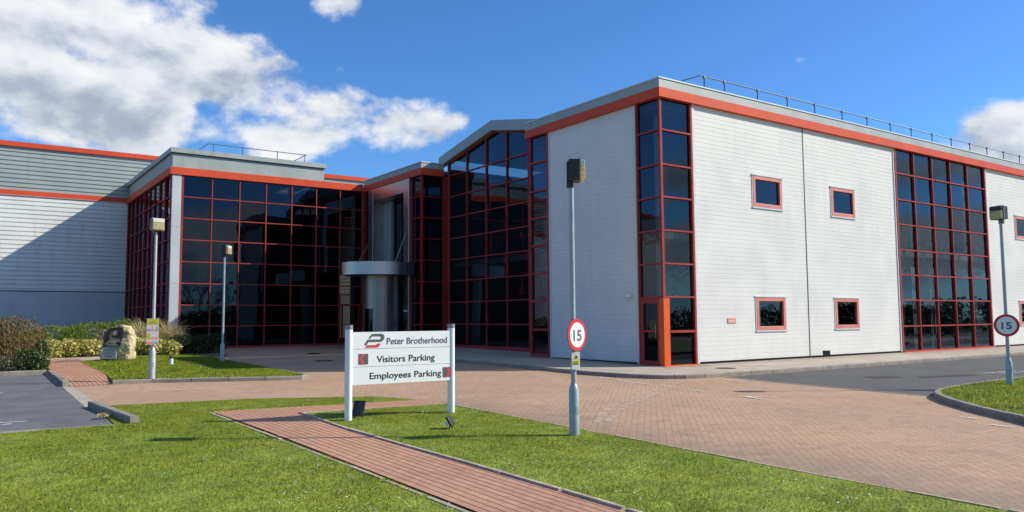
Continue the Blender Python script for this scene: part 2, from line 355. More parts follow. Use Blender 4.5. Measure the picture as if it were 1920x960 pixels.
# ------------------------------------------------------------------ ground, roads, lawns
zt = lambda off: (lambda x, y: gz(y, off))
def sheet(name, poly, off, m, depth=None):
    mb = MB()
    if depth: mb.prism(poly, zt(off-depth), zt(off))
    else: mb.face([(x, y, gz(y, off)) for x, y in poly])
    return struct(obj(name, mb, m))
def kerb(name, pts, w, h, base=-.05, side=1, step=.9):
    """kerb stones swept along a line; the strip lies on the left (side=1) or right of the line"""
    P = [Vector(p) for p in pts]; seg = [0]
    for a, b in zip(P, P[1:]): seg.append(seg[-1]+(b-a).length)
    def at(t):
        for i in range(len(P)-1):
            if t <= seg[i+1] or i == len(P)-2:
                k = (t-seg[i])/max(1e-6, seg[i+1]-seg[i]); return P[i].lerp(P[i+1], k)
    n = max(1, round(seg[-1]/step)); mb = MB()
    def off(t):
        d = (at(min(t+.15, seg[-1]))-at(max(t-.15, 0))).normalized(); return Vector((-d.y, d.x))*side
    for k in range(n):
        t0, t1 = seg[-1]*k/n+.006, seg[-1]*(k+1)/n-.006; jit = random.uniform(-.005, .005)
        m_ = 3; A = [at(t0+(t1-t0)*j/m_) for j in range(m_+1)]; O = [off(t0+(t1-t0)*j/m_) for j in range(m_+1)]
        for j in range(m_):
            a, b, c, d = A[j], A[j+1], A[j+1]+O[j+1]*w, A[j]+O[j]*w
            a2, b2 = a+O[j]*.02, b+O[j+1]*.02
            hh = h+jit
            mb.face([(a.x, a.y, gz(a.y, base)), (b.x, b.y, gz(b.y, base)), (b.x, b.y, gz(b.y, hh-.02)), (a.x, a.y, gz(a.y, hh-.02))])
            mb.face([(a.x, a.y, gz(a.y, hh-.02)), (b.x, b.y, gz(b.y, hh-.02)), (b2.x, b2.y, gz(b.y, hh)), (a2.x, a2.y, gz(a.y, hh))])
            mb.face([(a2.x, a2.y, gz(a.y, hh)), (b2.x, b2.y, gz(b.y, hh)), (c.x, c.y, gz(c.y, hh)), (d.x, d.y, gz(d.y, hh))])
            mb.face([(d.x, d.y, gz(d.y, hh)), (c.x, c.y, gz(c.y, hh)), (c.x, c.y, gz(c.y, base)), (d.x, d.y, gz(d.y, base))])
            if j == 0: mb.face([(a.x, a.y, gz(a.y, base)), (a.x, a.y, gz(a.y, hh)), (d.x, d.y, gz(d.y, hh)), (d.x, d.y, gz(d.y, base))])
            if j == m_-1: mb.face([(b.x, b.y, gz(b.y, base)), (b.x, b.y, gz(b.y, hh)), (c.x, c.y, gz(c.y, hh)), (c.x, c.y, gz(c.y, base))])
    return struct(obj(name, mb, M_['kerb']))

def ground():
    mb = MB(); mb.face([(x, y, gz(y, -.12)) for x, y in ((-400, -400), (400, -400), (400, 400), (-400, 400))])
    struct(obj('ground', mb, M_['ground']))
ground()
sheet('brick_road', [(2.0, -40), (60, -40), (60, 60), (2.0, 60)], 0, M_['brick'])
# asphalt access road on the right
sheet('asphalt_road', [(16.5, 13.80), (16.58, 13.3), (16.42, 12.2), (16.36, 11.0), (16.30, 9.6), (16.30, 8.3), (17.2, 8.0), (70, 8.0), (70, 13.8)], .004, M_['asph'])
sheet('road_edging', [(16.40, 13.8), (16.48, 13.3), (16.31, 12.2), (16.25, 11.0), (16.19, 9.6), (16.19, 8.4), (16.30, 8.3), (16.30, 9.6), (16.36, 11.0), (16.42, 12.2), (16.58, 13.3), (16.5, 13.8)], .008, M_['kerb'])
# pavement round the office block with its kerb
KP = [(70, 13.80), (30, 13.80), (18.6, 13.84), (16.0, 13.88), (15.35, 14.0), (14.75, 14.36), (14.25, 15.2), (14.02, 16.6), (14.02, 18), (14.05, 20), (14.0, 23), (14.0, 31.0)]
sheet('pavement', [(x+.10 if y > 14.2 else x, y+.10 if y < 14.5 else y) for x, y in KP]+[(19.5, 31.0), (19.5, 17), (70, 17)], .10, M_['pave'], .1)
kerb('pavement_kerb', KP, .125, .104, side=-1)
sheet('gravel_strip', [(17.0, 16.55), (17.0, 16.02), (70, 16.02), (70, 16.55)], .105, M_['gravel'])
sheet('gravel_strip', [(16.72, 31.0), (16.72, 16.02), (16.99, 16.02), (16.99, 31.0)], .105, M_['gravel'])
# raised grass island on the right
KI = [(11.2, 3.2), (12.2, 4.25), (13.35, 5.40), (14.3, 6.62), (15.11, 7.46), (15.72, 7.96), (16.15, 8.22), (16.9, 8.50), (18.2, 8.66), (20, 8.75), (24, 8.8), (45, 8.8)]
island = KI+[(45, -8), (14, -8), (10.4, 1.5)]
def inset(poly, d):
    """shrink the first part of an outline a little (towards the polygon centre line)"""
    c = Vector((22, 2)); return [tuple(Vector(p)+(c-Vector(p)).normalized()*d) for p in poly]
sheet('island_lawn', inset(island, .10), .10, M_['soil'], .2)
kerb('island_kerb', KI, .125, .115, side=-1)
# foreground lawns and brick path
LAWN_L = [(2.02, 13.36), (2.12, 16.16), (3.53, 15.96), (4.77, 15.73), (5.6, 15.36), (6.35, 15.0), (6.89, 14.67), (7.28, 14.04), (7.36, 13.72), (6.26, 13.84), (5.08, 13.98), (4.36, 14.10), (3.58, 14.13), (3.62, 12.85), (3.64, 10.5), (3.66, 8.3), (3.66, -3), (-14, -3), (-14, 13.5)]
LAWN_R = [(4.83, 13.0), (5.51, 12.97), (6.8, 12.86), (7.50, 12.78), (7.50, 11), (7.47, 8.2), (7.45, 5.9), (7.45, 3), (7.45, -3), (4.82, -3), (4.80, 6), (4.76, 8), (4.74, 9.2), (4.72, 10.8)]
sheet('front_lawn', LAWN_L, .02, M_['soil'], .1)
sheet('sign_lawn', LAWN_R, .02, M_['soil'], .1)
PATH = [(3.70, -3), (3.70, 7), (3.70, 10.5), (3.66, 12.85), (3.63, 14.06), (4.36, 14.04), (5.08, 13.92), (6.26, 13.77), (7.44, 13.62), (7.55, 12.84), (6.8, 12.93), (5.51, 13.04), (4.77, 13.07), (4.66, 10.8), (4.70, 9.2), (4.73, 8), (4.75, 6), (4.76, -3)]
sheet('brick_path', PATH, .024, M_['path'])
def edging(name, pts, w, off):
    P = [Vector(p) for p in pts]; mb = MB()
    for a, b in zip(P, P[1:]):
        d = (b-a).normalized(); n = Vector((-d.y, d.x))*w; L = (b-a).length; k = max(1, round(L/.9))
        for j in range(k):
            p, q = a.lerp(b, j/k+.004), a.lerp(b, (j+1)/k-.004); z = off+random.uniform(-.006, .006)
            mb.prism([tuple(p), tuple(q), tuple(q+n), tuple(p+n)], zt(-.05), zt(z))
    return struct(obj(name, mb, M_['edge']))
M_['edge'] = mat('path_edging', (.42, .34, .25), .9, var=.2, scale=4, fine=.25, bscale=60)
edging('path_edging', [(4.765, 13.05), (4.67, 10.8), (4.70, 9.2), (4.735, 8), (4.755, 6), (4.77, -3)], .045, .05)
edging('path_edging', [(3.64, -3), (3.64, 8.3), (3.62, 10.5), (3.60, 12.85), (3.575, 14.05)], .045, .03)
edging('path_edging', [(7.55, 12.80), (6.8, 12.885), (5.51, 12.995), (4.80, 13.02)], .045, .034)
edging('lawn_edging', [(7.46, 12.78), (7.47, 11), (7.45, 8.2), (7.43, 5.9), (7.43, -3)], .04, .028)
# left car park, flush strip, kerbs, side path and memorial lawn
sheet('car_park', [(-30, 13.6), (.55, 13.52), (1.35, 13.52), (2.05, 13.38), (2.0, 16.16), (2.0, 25.4), (-30, 25.6)], .004, M_['asph2'])
sheet('flush_kerb', [(1.95, 16.2), (2.02, 20.9), (2.24, 20.9), (2.20, 16.2)], .008, M_['pave'])
kerb('car_park_kerb', [(2.22, 13.36), (1.98, 16.2)], .13, .12, side=-1, step=1.0)
kerb('car_park_kerb', [(-30, 13.60), (.9, 13.50), (2.22, 13.36)], .12, .02, side=1)
kerb('car_park_kerb', [(2.03, 20.95), (2.06, 23), (2.08, 25.5)], .13, .11, side=-1)
kerb('car_park_kerb', [(2.08, 25.5), (-30, 25.7)], .13, .11, side=-1)
sheet('side_path', [(2.2, 22.9), (3.2, 22.9), (3.28, 24.2), (3.3, 28), (3.5, 31.2), (3.5, 31.7), (2.3, 31.7), (2.22, 26)], .09, M_['path'], .1)
rp = MB(); rp.face([(2.2, 20.95, gz(20.95, .008)), (3.06, 20.97, gz(20.97, .008)), (3.2, 22.899, gz(22.9, .09)), (2.2, 22.899, gz(22.9, .09))]); struct(obj('side_path_ramp', rp, M_['path']))
sheet('side_path_apron', [(3.4, 29.9), (4.35, 30.3), (5.0, 33), (2.4, 33), (2.3, 31.2), (3.4, 31.2)], .085, M_['pave'], .1)
LAWN_M = [(3.12, 21.08), (3.98, 20.95), (5.23, 20.42), (6.4, 19.95), (7.15, 19.73), (7.42, 19.98), (7.46, 21), (7.46, 24.2), (7.5, 28.1), (7.5, 33.5), (4.5, 33.5), (4.3, 30.3), (3.4, 29.6), (3.28, 28.2), (3.28, 24.2), (3.2, 22.5)]
sheet('memorial_lawn', LAWN_M, .095, M_['soil'], .12)
kerb('memorial_lawn_kerb', [(3.07, 20.97), (3.98, 20.84), (5.23, 20.3), (6.4, 19.82), (7.1, 19.62), (7.36, 19.66), (7.52, 19.85), (7.56, 20.3), (7.56, 24.2), (7.6, 30)], .12, .10, side=1)
sheet('planting_bed', [(-30, 25.9), (2.1, 25.8), (2.2, 31.8), (2.4, 33.1), (5.0, 33.05), (7.5, 31.5), (8.6, 31.5), (8.6, 38.4), (7.8, 38.4), (7.8, 50), (-30, 50)], .08, M_['ground'], .1)
# road paint, tyre scuffs, covers
def mark(pts, name='road_marking', m=None, off=.012): return sheet(name, pts, off, m or M_['paint'])
def dash(a, b, w): 
    a, b = Vector(a), Vector(b); d = (b-a).normalized(); n = Vector((-d.y, d.x))*w/2
    mark([tuple(a-n), tuple(b-n), tuple(b+n), tuple(a+n)])
for a, b in (((13.74, 15.68), (13.67, 15.13)), ((13.59, 14.81), (13.49, 14.2)), ((13.47, 13.96), (13.42, 13.4)), ((13.40, 13.04), (13.35, 12.6)), ((13.2, 12.1), (13.16, 11.6))): dash(a, b, .09)
dash((13.06, 10.48), (12.99, 9.93), .1); dash((13.06, 10.48), (13.5, 10.0), .07)
dash((13.4, 6.4), (13.42, 6.15), .1); dash((12.92, 5.71), (12.87, 5.38), .1)
dash((23.2, 10.45), (24.9, 10.30), .09); dash((23.6, 10.15), (25.2, 9.95), .09); dash((3.9, 18.6), (4.9, 18.55), .07)
dash((.25, 20.4), (.6, 20.7), .12); dash((.35, 20.0), (.85, 20.1), .1); dash((.3, 14.4), (.75, 14.5), .1); dash((.5, 14.75), (.95, 14.7), .09)
def scuffmat():
    m = bpy.data.materials.new('tyre_scuff'); m.use_nodes = True; t = NT(m.node_tree); p = t.n['Principled BSDF']
    geo = t.node('ShaderNodeNewGeometry').outputs['Position']; p.inputs['Base Color'].default_value = (.58, .45, .35, 1); p.inputs['Roughness'].default_value = .9
    tr = t.node('ShaderNodeBsdfTransparent'); mx = t.node('ShaderNodeMixShader')
    t.l.new(t.ss(t.noise(geo, 4.5, 7, .72), .32, .62, 0, .7), mx.inputs[0]); t.l.new(tr.outputs[0], mx.inputs[1]); t.l.new(p.outputs[0], mx.inputs[2])
    t.l.new(mx.outputs[0], t.n['Material Output'].inputs[0]); return m
M_['scuff'] = scuffmat()
for dx in (0, .35):
    L_ = [(12.75+dx, 12.5), (11.6+dx, 11.75), (10.6+dx, 11.15), (9.7+dx, 10.65), (8.9+dx, 10.0), (8.2+dx*.6, 9.3)]
    for (xa, ya), (xb, yb) in zip(L_, L_[1:]): mark([(xa, ya), (xb, yb), (xb-.03, yb+.14), (xa-.03, ya+.14)], 'tyre_scuff', M_['scuff'], .007+dx*.002)
def disc(name, c, r, off, m):
    return sheet(name, [(c[0]+r*math.cos(2*math.pi*k/20), c[1]+r*math.sin(2*math.pi*k/20)) for k in range(20)], off, m)
disc('manhole_cover', (18.0, 15.0), .3, .106, M_['manhole'])
disc('manhole_cover', (10.6, 26.6), .34, .012, M_['manhole']); disc('manhole_cover', (12.0, 31.2), .3, .03, M_['manhole'])
disc('manhole_cover', (12.3, 24.5), .3, .012, M_['manhole']); disc('manhole_cover', (14.6, 28.0), .25, .106, M_['manhole'])
sheet('tarmac_patch', [(19.3, 11.2), (20.2, 11.0), (20.3, 11.5), (19.5, 11.7)], .010, mat('fresh_asphalt', (.035, .03, .032), .9))
sheet('tarmac_patch', [(20.4, 10.6), (22.6, 10.2), (22.7, 10.45), (20.7, 10.95)], .010, bpy.data.materials['fresh_asphalt'])

# ------------------------------------------------------------------ building helpers
def mapper(axis, c):
    """(s along wall, height z, d outwards) -> world; axis 'u': wall runs along x and faces -y; 'v': runs along y and faces -x"""
    if axis == 'u': return lambda s, z, d=0.: (s, c-d, z)
    return lambda s, z, d=0.: (c-d, s, z)
def mbox(mb, mp, s0, s1, z0, z1, d0, d1):
    a, b = mp(s0, z0, d0), mp(s1, z1, d1)
    mb.box(tuple(min(p, q) for p, q in zip(a, b)), tuple(max(p, q) for p, q in zip(a, b)))
def cladding(mb, mp, s0, s1, z0, z1, pitch, gw, gd, holes=()):
    cuts = sorted({s0, s1, *[h[0] for h in holes], *[h[1] for h in holes]})
    for a, b in zip(cuts, cuts[1:]):
        spans = [(z0, z1)]
        for h in holes:
            if h[0] <= a+1e-6 and h[1] >= b-1e-6:
                spans = [q for lo, hi in spans for q in ((lo, min(hi, h[2])), (max(lo, h[3]), hi)) if q[1]-q[0] > 1e-4]
        for lo, hi in spans:
            prof = [(lo, 0.)]
            k = math.ceil((lo+gw)/pitch)
            while k*pitch+gw < hi:
                z = k*pitch; prof += [(z-gw*.5, 0.), (z-gw*.3, -gd), (z+gw*.3, -gd), (z+gw*.5, 0.)]; k += 1
            prof.append((hi, 0.))
            for (za, da), (zb, db) in zip(prof, prof[1:]):
                mb.face([mp(a, za, da), mp(b, za, da), mp(b, zb, db), mp(a, zb, db)])
def pane(mp, pts, tilt=.005, d=-.03):
    sc = sum(p[0] for p in pts)/len(pts); zc = sum(p[1] for p in pts)/len(pts); a, b = random.gauss(0, tilt), random.gauss(0, tilt)
    mb = MB(); mb.face([mp(s, z, d+a*(s-sc)+b*(z-zc)) for s, z in pts]); return mb
def glazing(root, mp, ss, zz, mw, mcol, glass, top=None, edge=None, sill=.16, d=.05, wavy=None, colpanes=False, skip=()):
    """curtain wall: one frame part, its panes as children"""
    fr = MB(); tp = top or (lambda s: zz[-1])
    for i, s in enumerate(ss):
        w = (edge if edge and i in (0, len(ss)-1) else mw)/2
        if top: fr.face
        mbox(fr, mp, s-w, s+w, zz[0]-sill, tp(s), -.07, d)
    for j, z in enumerate(zz):
        if j == len(zz)-1 and not top: continue
        for a, b in zip(ss, ss[1:]):
            if j == 0: mbox(fr, mp, a, b, z-sill, z+mw/2, -.06, d+.03)
            elif (a, j) not in skip: mbox(fr, mp, a, b, z-mw/2, z+mw/2, -.065, d-.008)
    frame = obj('curtain_wall', fr, mcol, root)
    for a, b in zip(ss, ss[1:]):
        cells = [(zz[0], zz[-1])] if colpanes else list(zip(zz, zz[1:]))
        for z0, z1 in cells:
            g = wavy(a, z0) if wavy else glass
            obj('glass_pane', pane(mp, [(a, z0), (b, z0), (b, z1), (a, z1)]), g, frame)
        if top:
            pts = [(a, zz[-1]), (b, zz[-1]), (b, tp(b)-.02)]
            if a < 27.87 < b: pts.append((27.87, tp(27.87)-.02))
            pts.append((a, tp(a)-.02)); obj('glass_pane', pane(mp, pts), glass, frame)
    return frame
def box(a, b): return MB().box(a, b)
Z8 = lambda a, b: [a+(b-a)*k/8 for k in range(9)]

# ------------------------------------------------------------------ office block (right)
U0, V0 = 17.12, 16.52; UE = 52.
off_ = thing('office_block', 'white clad office block with red band, small windows and roof railing, on the right', 'building', (U0, V0, .1))
fu, fv = mapper('u', V0), mapper('v', U0)
wins = [(21.41, 22.96, 5.26, 6.32), (25.86, 27.36, 5.26, 6.32), (21.41, 22.96, 1.17, 2.26), (25.86, 27.36, 1.17, 2.26), (40.75, 42.3, 5.22, 6.29), (40.75, 42.3, 1.15, 2.25)]
wb = MB()
cladding(wb, fu, 18.62, 24.24, .25, 8.28, .142, .018, .006, [w for w in wins if w[1] < 24])
cladding(wb, fu, 24.30, 30.18, .25, 8.28, .142, .018, .006, [w for w in wins if 24 < w[0] < 30])
cladding(wb, fu, 38.02, UE, .25, 8.28, .142, .018, .006, [w for w in wins if w[0] > 38])
wb.box((UE-.1, V0+.02, .1), (UE, 23.1, 8.3)); 
obj('front_wall', wb, M_['white'], off_)
wb = MB(); cladding(wb, fv, 17.62, 21.92, .25, 8.28, .142, .018, .006)
obj('side_wall', wb, M_['white'], off_)
bk = MB(); bk.box((19.0, 23.0, .1), (UE, 23.14, 8.6)); bk.box((24.26, 16.75, .1), (24.4, 22.95, 8.4)); bk.box((18.75, 17.9, .1), (18.85, 22.9, 8.4)); bk.box((30.0, 16.75, .1), (30.12, 22.95, 8.4)); bk.box((38.1, 16.75, .1), (38.2, 22.95, 8.4)); bk.box((17.3, 21.4, .1), (18.7, 21.5, 8.4))
obj('interior_wall', bk, M_['interior'], off_)
sb = MB(); sb.box((17.3, 16.8, 4.02), (UE-.2, 22.95, 4.24)); sb.box((17.3, 16.8, 8.0), (UE-.2, 22.95, 8.2)); sb.box((17.3, 16.8, .05), (UE-.2, 22.95, .2))
obj('interior_floor', sb, M_['slab'], off_)
obj('wall_base', MB().box((U0+.06, V0+.06, -.1), (UE, V0+.18, .26)).box((U0+.06, 17.6, -.1), (U0+.18, 23.0, .26)), M_['seam'], off_)
# flashings beside the glass and the panel joint
for mp_, s0, s1 in ((fu, 18.50, 18.62), (fu, 30.18, 30.27), (fu, 37.93, 38.02), (fv, 17.53, 17.62), (fv, 21.92, 22.03)):
    tr = MB(); mbox(tr, mp_, s0, s1, .2, 8.28, -.05, .03); obj('flashing', tr, M_['pale'], off_)
jt = MB(); mbox(jt, fu, 24.24, 24.30, .2, 8.28, -.06, .004); obj('panel_joint', jt, M_['seam'], off_)
# red band, grey parapet and roof
o_ = .13
rb = MB(); rb.box((U0-o_, V0-o_, 8.27), (UE, V0+.1, 8.56)); rb.box((U0-o_, V0+.101, 8.27), (U0+.1, 23.26, 8.56))
obj('red_band', rb, M_['red'], off_)
pp = MB(); pp.box((U0-o_+.015, V0-o_+.015, 8.56), (UE, V0+.1, 8.83)); pp.box((U0-o_+.015, V0+.101, 8.56), (U0+.1, 23.24, 8.83)); pp.box((U0-.1, 23.05, 8.3), (UE, 23.2, 8.83))
obj('parapet', pp, M_['grey'], off_)
cp = MB(); cp.box((U0-o_-.01, V0-o_-.01, 8.832), (UE, V0+.16, 8.872)); cp.box((U0-o_-.01, V0+.161, 8.832), (U0+.16, 23.27, 8.872))
obj('coping', cp, M_['pale'], off_)
obj('roof', box((U0, V0, 8.40), (UE, 23.15, 8.55)), M_['roof'], off_)
# corner glazing, curtain wall
ZC = [.22, 1.2, 2.23, 3.23, 4.23, 5.24, 6.23, 7.29, 8.27]
wv = lambda a, z: M_['glass_wavy'] if 2 < z < 4.2 else M_['glass']
cw = MB()
for z in ZC[2:-1]:
    mbox(cw, fu, U0-.04, 18.42, z-.025, z+.025, -.06, .045); mbox(cw, fv, V0+.06, 17.47, z-.025, z+.025, -.06, .045)
cw.box((U0-.05, V0-.05, 2.2), (U0+.03, V0+.03, 8.27)); mbox(cw, fu, 18.42, 18.50, .2, 8.27, -.08, .05); mbox(cw, fv, 17.47, 17.53, .2, 8.27, -.08, .05)
mbox(cw, fu, 17.36, 18.42, 1.16, 1.23, -.06, .045); mbox(cw, fu, 17.311, 17.36, .2, 2.2, -.06, .02)
cwo = obj('corner_glazing', cw, M_['coral'], off_)
for z0, z1 in zip(ZC[2:], ZC[3:]):
    obj('glass_pane', pane(fu, [(U0, z0), (18.42, z0), (18.42, z1), (U0, z1)]), wv(0, z0), cwo)
    obj('glass_pane', pane(fv, [(V0, z0), (17.47, z0), (17.47, z1), (V0, z1)]), wv(0, z0), cwo)
for z0, z1 in zip(ZC[:2], ZC[1:]): obj('glass_pane', pane(fu, [(17.36, z0), (18.42, z0), (18.42, z1), (17.36, z1)]), M_['glass_dark'], cwo)
obj('corner_post', MB().box((U0-.06, V0-.06, .1), (17.31, V0+.10, 2.19)).box((U0-.06, V0+.101, .1), (U0+.08, 16.66, 2.19)), M_['orange'], off_)
obj('corner_sill', MB().box((U0-.12, V0-.12, .08), (18.50, V0+.1, .20)), M_['orange'], off_)
dr = MB(); mbox(dr, fv, 16.66, 16.76, .16, 2.14, -.06, .03); mbox(dr, fv, 17.36, 17.47, .16, 2.14, -.06, .03); mbox(dr, fv, 16.76, 17.36, 2.04, 2.14, -.06, .03); mbox(dr, fv, 16.76, 17.36, .16, .32, -.06, .03); mbox(dr, fv, 16.76, 17.36, 1.17, 1.24, -.06, .025); mbox(dr, fv, 16.66, 17.47, 2.145, 2.2, -.06, .04)
dro = obj('side_door', dr, M_['coral'], off_); dro['label'] = 'red framed glazed side door at the corner'
obj('glass_pane', pane(fv, [(16.76, .32), (17.36, .32), (17.36, 1.2), (16.76, 1.2)]), M_['glass_dark'], dro)
obj('glass_pane', pane(fv, [(16.76, 1.2), (17.36, 1.2), (17.36, 2.04), (16.76, 2.04)]), M_['glass_dark'], dro)
hd = MB(); mbox(hd, fv, 16.79, 16.82, 1.0, 1.4, .03, .07); obj('door_handle', hd, M_['steel'], dro)
CS = [30.31, 31.70, 33.17, 34.68, 36.20, 37.86]
glazing(off_, fu, CS, ZC, .05, M_['coral'], M_['glass'], edge=.10, wavy=lambda a, z: M_['glass_wavy'] if 3 < z < 5 and random.random() < .5 else M_['glass'])
sl_ = MB(); mbox(sl_, fu, 30.27, 37.93, .06, .1999, -.02, .12); obj('curtain_sill', sl_, M_['orange'], off_)
glazing(off_, fv, [22.03, 23.10], [.30]+ZC[1:], .07, M_['coral'], M_['glass'], edge=.09)
for a, b, c, d in wins:
    w = MB(); t_ = .13
    mbox(w, fu, a, a+t_, c, d, -.08, .03); mbox(w, fu, b-t_, b, c, d, -.08, .03); mbox(w, fu, a+t_, b-t_, c, c+t_, -.08, .028); mbox(w, fu, a+t_, b-t_, d-t_, d, -.08, .028)
    wo = obj('window', w, M_['winred'], off_, bevel=.008)
    obj('glass_pane', pane(fu, [(a+t_, c+t_), (b-t_, c+t_), (b-t_, d-t_), (a+t_, d-t_)], .006, -.04), M_['glass'], wo)
    e = MB(); mbox(e, fu, a-.05, b+.05, d, d+.04, -.01, .045); mbox(e, fu, a-.04, a-.002, c-.03, d, -.01, .02); mbox(e, fu, b+.002, b+.04, c-.03, d, -.01, .02); mbox(e, fu, a-.05, b+.05, c-.045, c-.002, -.01, .04)
    obj('window_trim', e, M_['pale'], wo)
# blinds seen through the glass: slatted strips
def blinds(root, mp, s0, s1, z0, z1, d=-.35, step=.115):
    mb = MB(); s = s0
    while s < s1:
        a = random.uniform(.25, .55); mb.face([mp(s, z0, d), mp(s+.085*math.cos(a), z0, d-.085*math.sin(a)), mp(s+.085*math.cos(a), z1, d-.085*math.sin(a)), mp(s, z1, d)]); s += step
    return obj('vertical_blind', mb, M_['blind'], root)
for a, b, lo, hi in ((30.5, 31.3, .3, 3.6), (31.9, 33.0, .3, 3.6), (33.3, 34.0, .3, 3.6), (35.0, 36.0, .3, 3.6), (36.5, 37.7, .3, 3.6), (31.9, 32.6, 4.4, 7.9), (33.3, 33.9, 4.4, 6.9), (36.4, 37.0, 4.4, 7.6), (21.6, 22.1, 1.0, 2.5), (26.0, 26.5, 1.0, 2.5)): blinds(off_, fu, a, b, lo, hi)
cb = MB(); cb.box((17.75, 17.2, .2), (17.95, 17.4, 8.2)); obj('interior_column', cb, M_['blind'], off_)
# roof railing
rl = MB(); zr = 9.58
for x in (19.96, 20.97, 22.73, 24.43, 26.1, 27.9, 29.63, 31.37, 33.02, 34.76, 36.46, 38.2, 39.89, 41.61, 43.37, 45.1): rl.tube([(x, 17.2, 8.5), (x, 17.2, zr+.03)], .022, 6); rl.box((x-.035, 17.165, zr-.06), (x+.035, 17.235, zr+.03))
rl.tube([(19.75, 17.2, zr), (46, 17.2, zr)], .02, 6); rl.tube([(19.75, 17.2, zr), (18.7, 17.6, 9.2), (18.4, 17.75, 8.6)], .02, 6)
obj('roof_railing', rl, M_['rail'], off_)

# ------------------------------------------------------------------ gabled glass hall
UG = 18.8
gab = thing('gabled_hall', 'dark glass hall with grey pitched gable between the white block and the steel entrance', 'building', (UG, 27.87, .19))
gv = mapper('v', UG); AP = 27.87; ztop = lambda s: 9.73-abs(s-AP)*.193
GS = [23.84, 25.47, 27.03, 28.62, 30.23, 31.86]; GZ = [.40, 1.36, 2.36, 3.35, 4.35, 5.34, 6.34, 7.335, 8.335]
glazing(gab, gv, GS, GZ, .045, M_['coral'], M_['glass'], top=ztop, edge=.12, sill=.2)
rk = MB()
for s0, s1 in ((23.3, AP), (AP, 32.42)):
    za, zb = ztop(s0), ztop(s1)
    i = len(rk.v)
    for dd in (.25, -.06):
        for s, z in ((s0, za), (s1, zb), (s1, zb+.45), (s0, za+.45)): rk.v.append(gv(s, z, dd))
    rk.f += [(i, i+1, i+2, i+3), (i+7, i+6, i+5, i+4), (i, i+4, i+5, i+1), (i+3, i+2, i+6, i+7), (i+1, i+5, i+6, i+2), (i, i+3, i+7, i+4)]
obj('gable_fascia', rk, M_['grey'], gab)
gt = MB()
for s0, s1 in ((23.84, AP), (AP, 31.86)):
    i = len(gt.v)
    for dd in (.07, -.07):
        for s in (s0, s1):
            gt.v.append(gv(s, ztop(s)-.07, dd))
        for s in (s1, s0): gt.v.append(gv(s, ztop(s)-.002, dd))
    gt.f += [(i, i+1, i+2, i+3), (i+4, i+7, i+6, i+5), (i, i+4, i+5, i+1), (i+1, i+5, i+6, i+2), (i+2, i+6, i+7, i+3), (i+3, i+7, i+4, i)]
obj('gable_trim', gt, M_['coral'], gab)
rf = MB()
for s0, s1 in ((23.3, AP), (AP, 32.42)):
    rf.face([gv(s0, ztop(s0)+.40, .0), gv(s1, ztop(s1)+.40, .0), (UG+30, s1, ztop(s1)+.40), (UG+30, s0, ztop(s0)+.40)])
obj('roof', rf, M_['roof'], gab)
inn = MB(); inn.box((UG+5, 23.3, 0), (UG+5.2, 32.3, 8.8)); inn.box((UG+.3, 23.3, 0), (UG+30, 23.4, 8.75)); inn.box((UG+.3, 32.15, 0), (UG+30, 32.25, 8.75)); obj('interior_wall', inn, M_['interior'], gab)
inn = MB(); inn.box((UG+.3, 23.45, 4.0), (UG+4.9, 32.1, 4.25)); inn.box((UG+.2, 23.45, .1), (UG+4.9, 32.1, .25)); obj('interior_floor', inn, M_['slab'], gab)
obj('corner_column', box((UG-.17, 31.90, .1), (UG+.05, 32.10, 8.32)), M_['deepred'], gab)

# ------------------------------------------------------------------ entrance block
UEN, VE, VL = 17.49, 31.96+.16, 38.47
ent = thing('entrance_block', 'lower entrance block with brushed steel portal beside the gabled hall', 'building', (UEN, 35.3, .25))
ev, eu = mapper('v', UEN), mapper('u', VE)
def band(root, a, b, c, d):   # footprint of the fascia ring piece
    pass
rb = MB(); rb.box((UEN-.12, VE-.12, 8.33), (UEN+.1, VL-.13, 8.65)); rb.box((UEN+.101, VE-.12, 8.33), (UG-.19, VE+.1, 8.65)); obj('red_band', rb, M_['red'], ent)
pp = MB(); pp.box((UEN-.105, VE-.105, 8.65), (UEN+.1, VL-.12, 8.90)); pp.box((UEN+.101, VE-.105, 8.65), (UG-.19, VE+.1, 8.90)); obj('parapet', pp, M_['grey'], ent)
cp = MB(); cp.box((UEN-.13, VE-.13, 8.902), (UEN+.12, VL-.1, 8.945)); cp.box((UEN+.121, VE-.13, 8.902), (UG-.19, VE+.12, 8.945)); obj('coping', cp, M_['pale'], ent)
obj('roof', box((UEN, VE, 8.5), (26, 49.8, 8.62)), M_['roof'], ent)
EZ = [.34]+[.34+(8.33-.34)*k/8 for k in range(1, 9)]
glazing(ent, eu, [UEN, 18.62], EZ, .045, M_['deepred'], M_['glass_dark'], edge=.07, sill=.18)
glazing(ent, ev, [VE+.04, 33.10], EZ, .045, M_['deepred'], M_['glass_dark'], edge=.07, sill=.18)
glazing(ent, ev, [37.70, 38.36], EZ, .045, M_['deepred'], M_['glass_dark'], edge=.09, sill=.18)
obj('corner_column', box((UEN-.10, 38.30, .1), (UEN+.06, 38.46, 8.32)), M_['deepred'], ent)
st = MB(); mbox(st, ev, 33.14, 33.68, .1, 8.3, -.5, .16); mbox(st, ev, 37.12, 37.66, .1, 8.3, -.5, .16); mbox(st, ev, 33.68, 37.12, 7.68, 8.3, -.5, .155)
obj('steel_portal', st, M_['steel2'], ent, bevel=.012)
rc = MB(); mbox(rc, ev, 36.2, 37.12, .1, 7.68, -.75, -.45); obj('portal_reveal', rc, M_['grey'], ent)
g2 = mapper('v', UEN+.6)
pf = MB()
for s in (33.72, 34.55, 35.4, 36.2): mbox(pf, g2, s-.025, s+.025, 4.3, 7.68, -.03, .03)
pfo = obj('portal_glazing', pf, M_['rail'], ent)
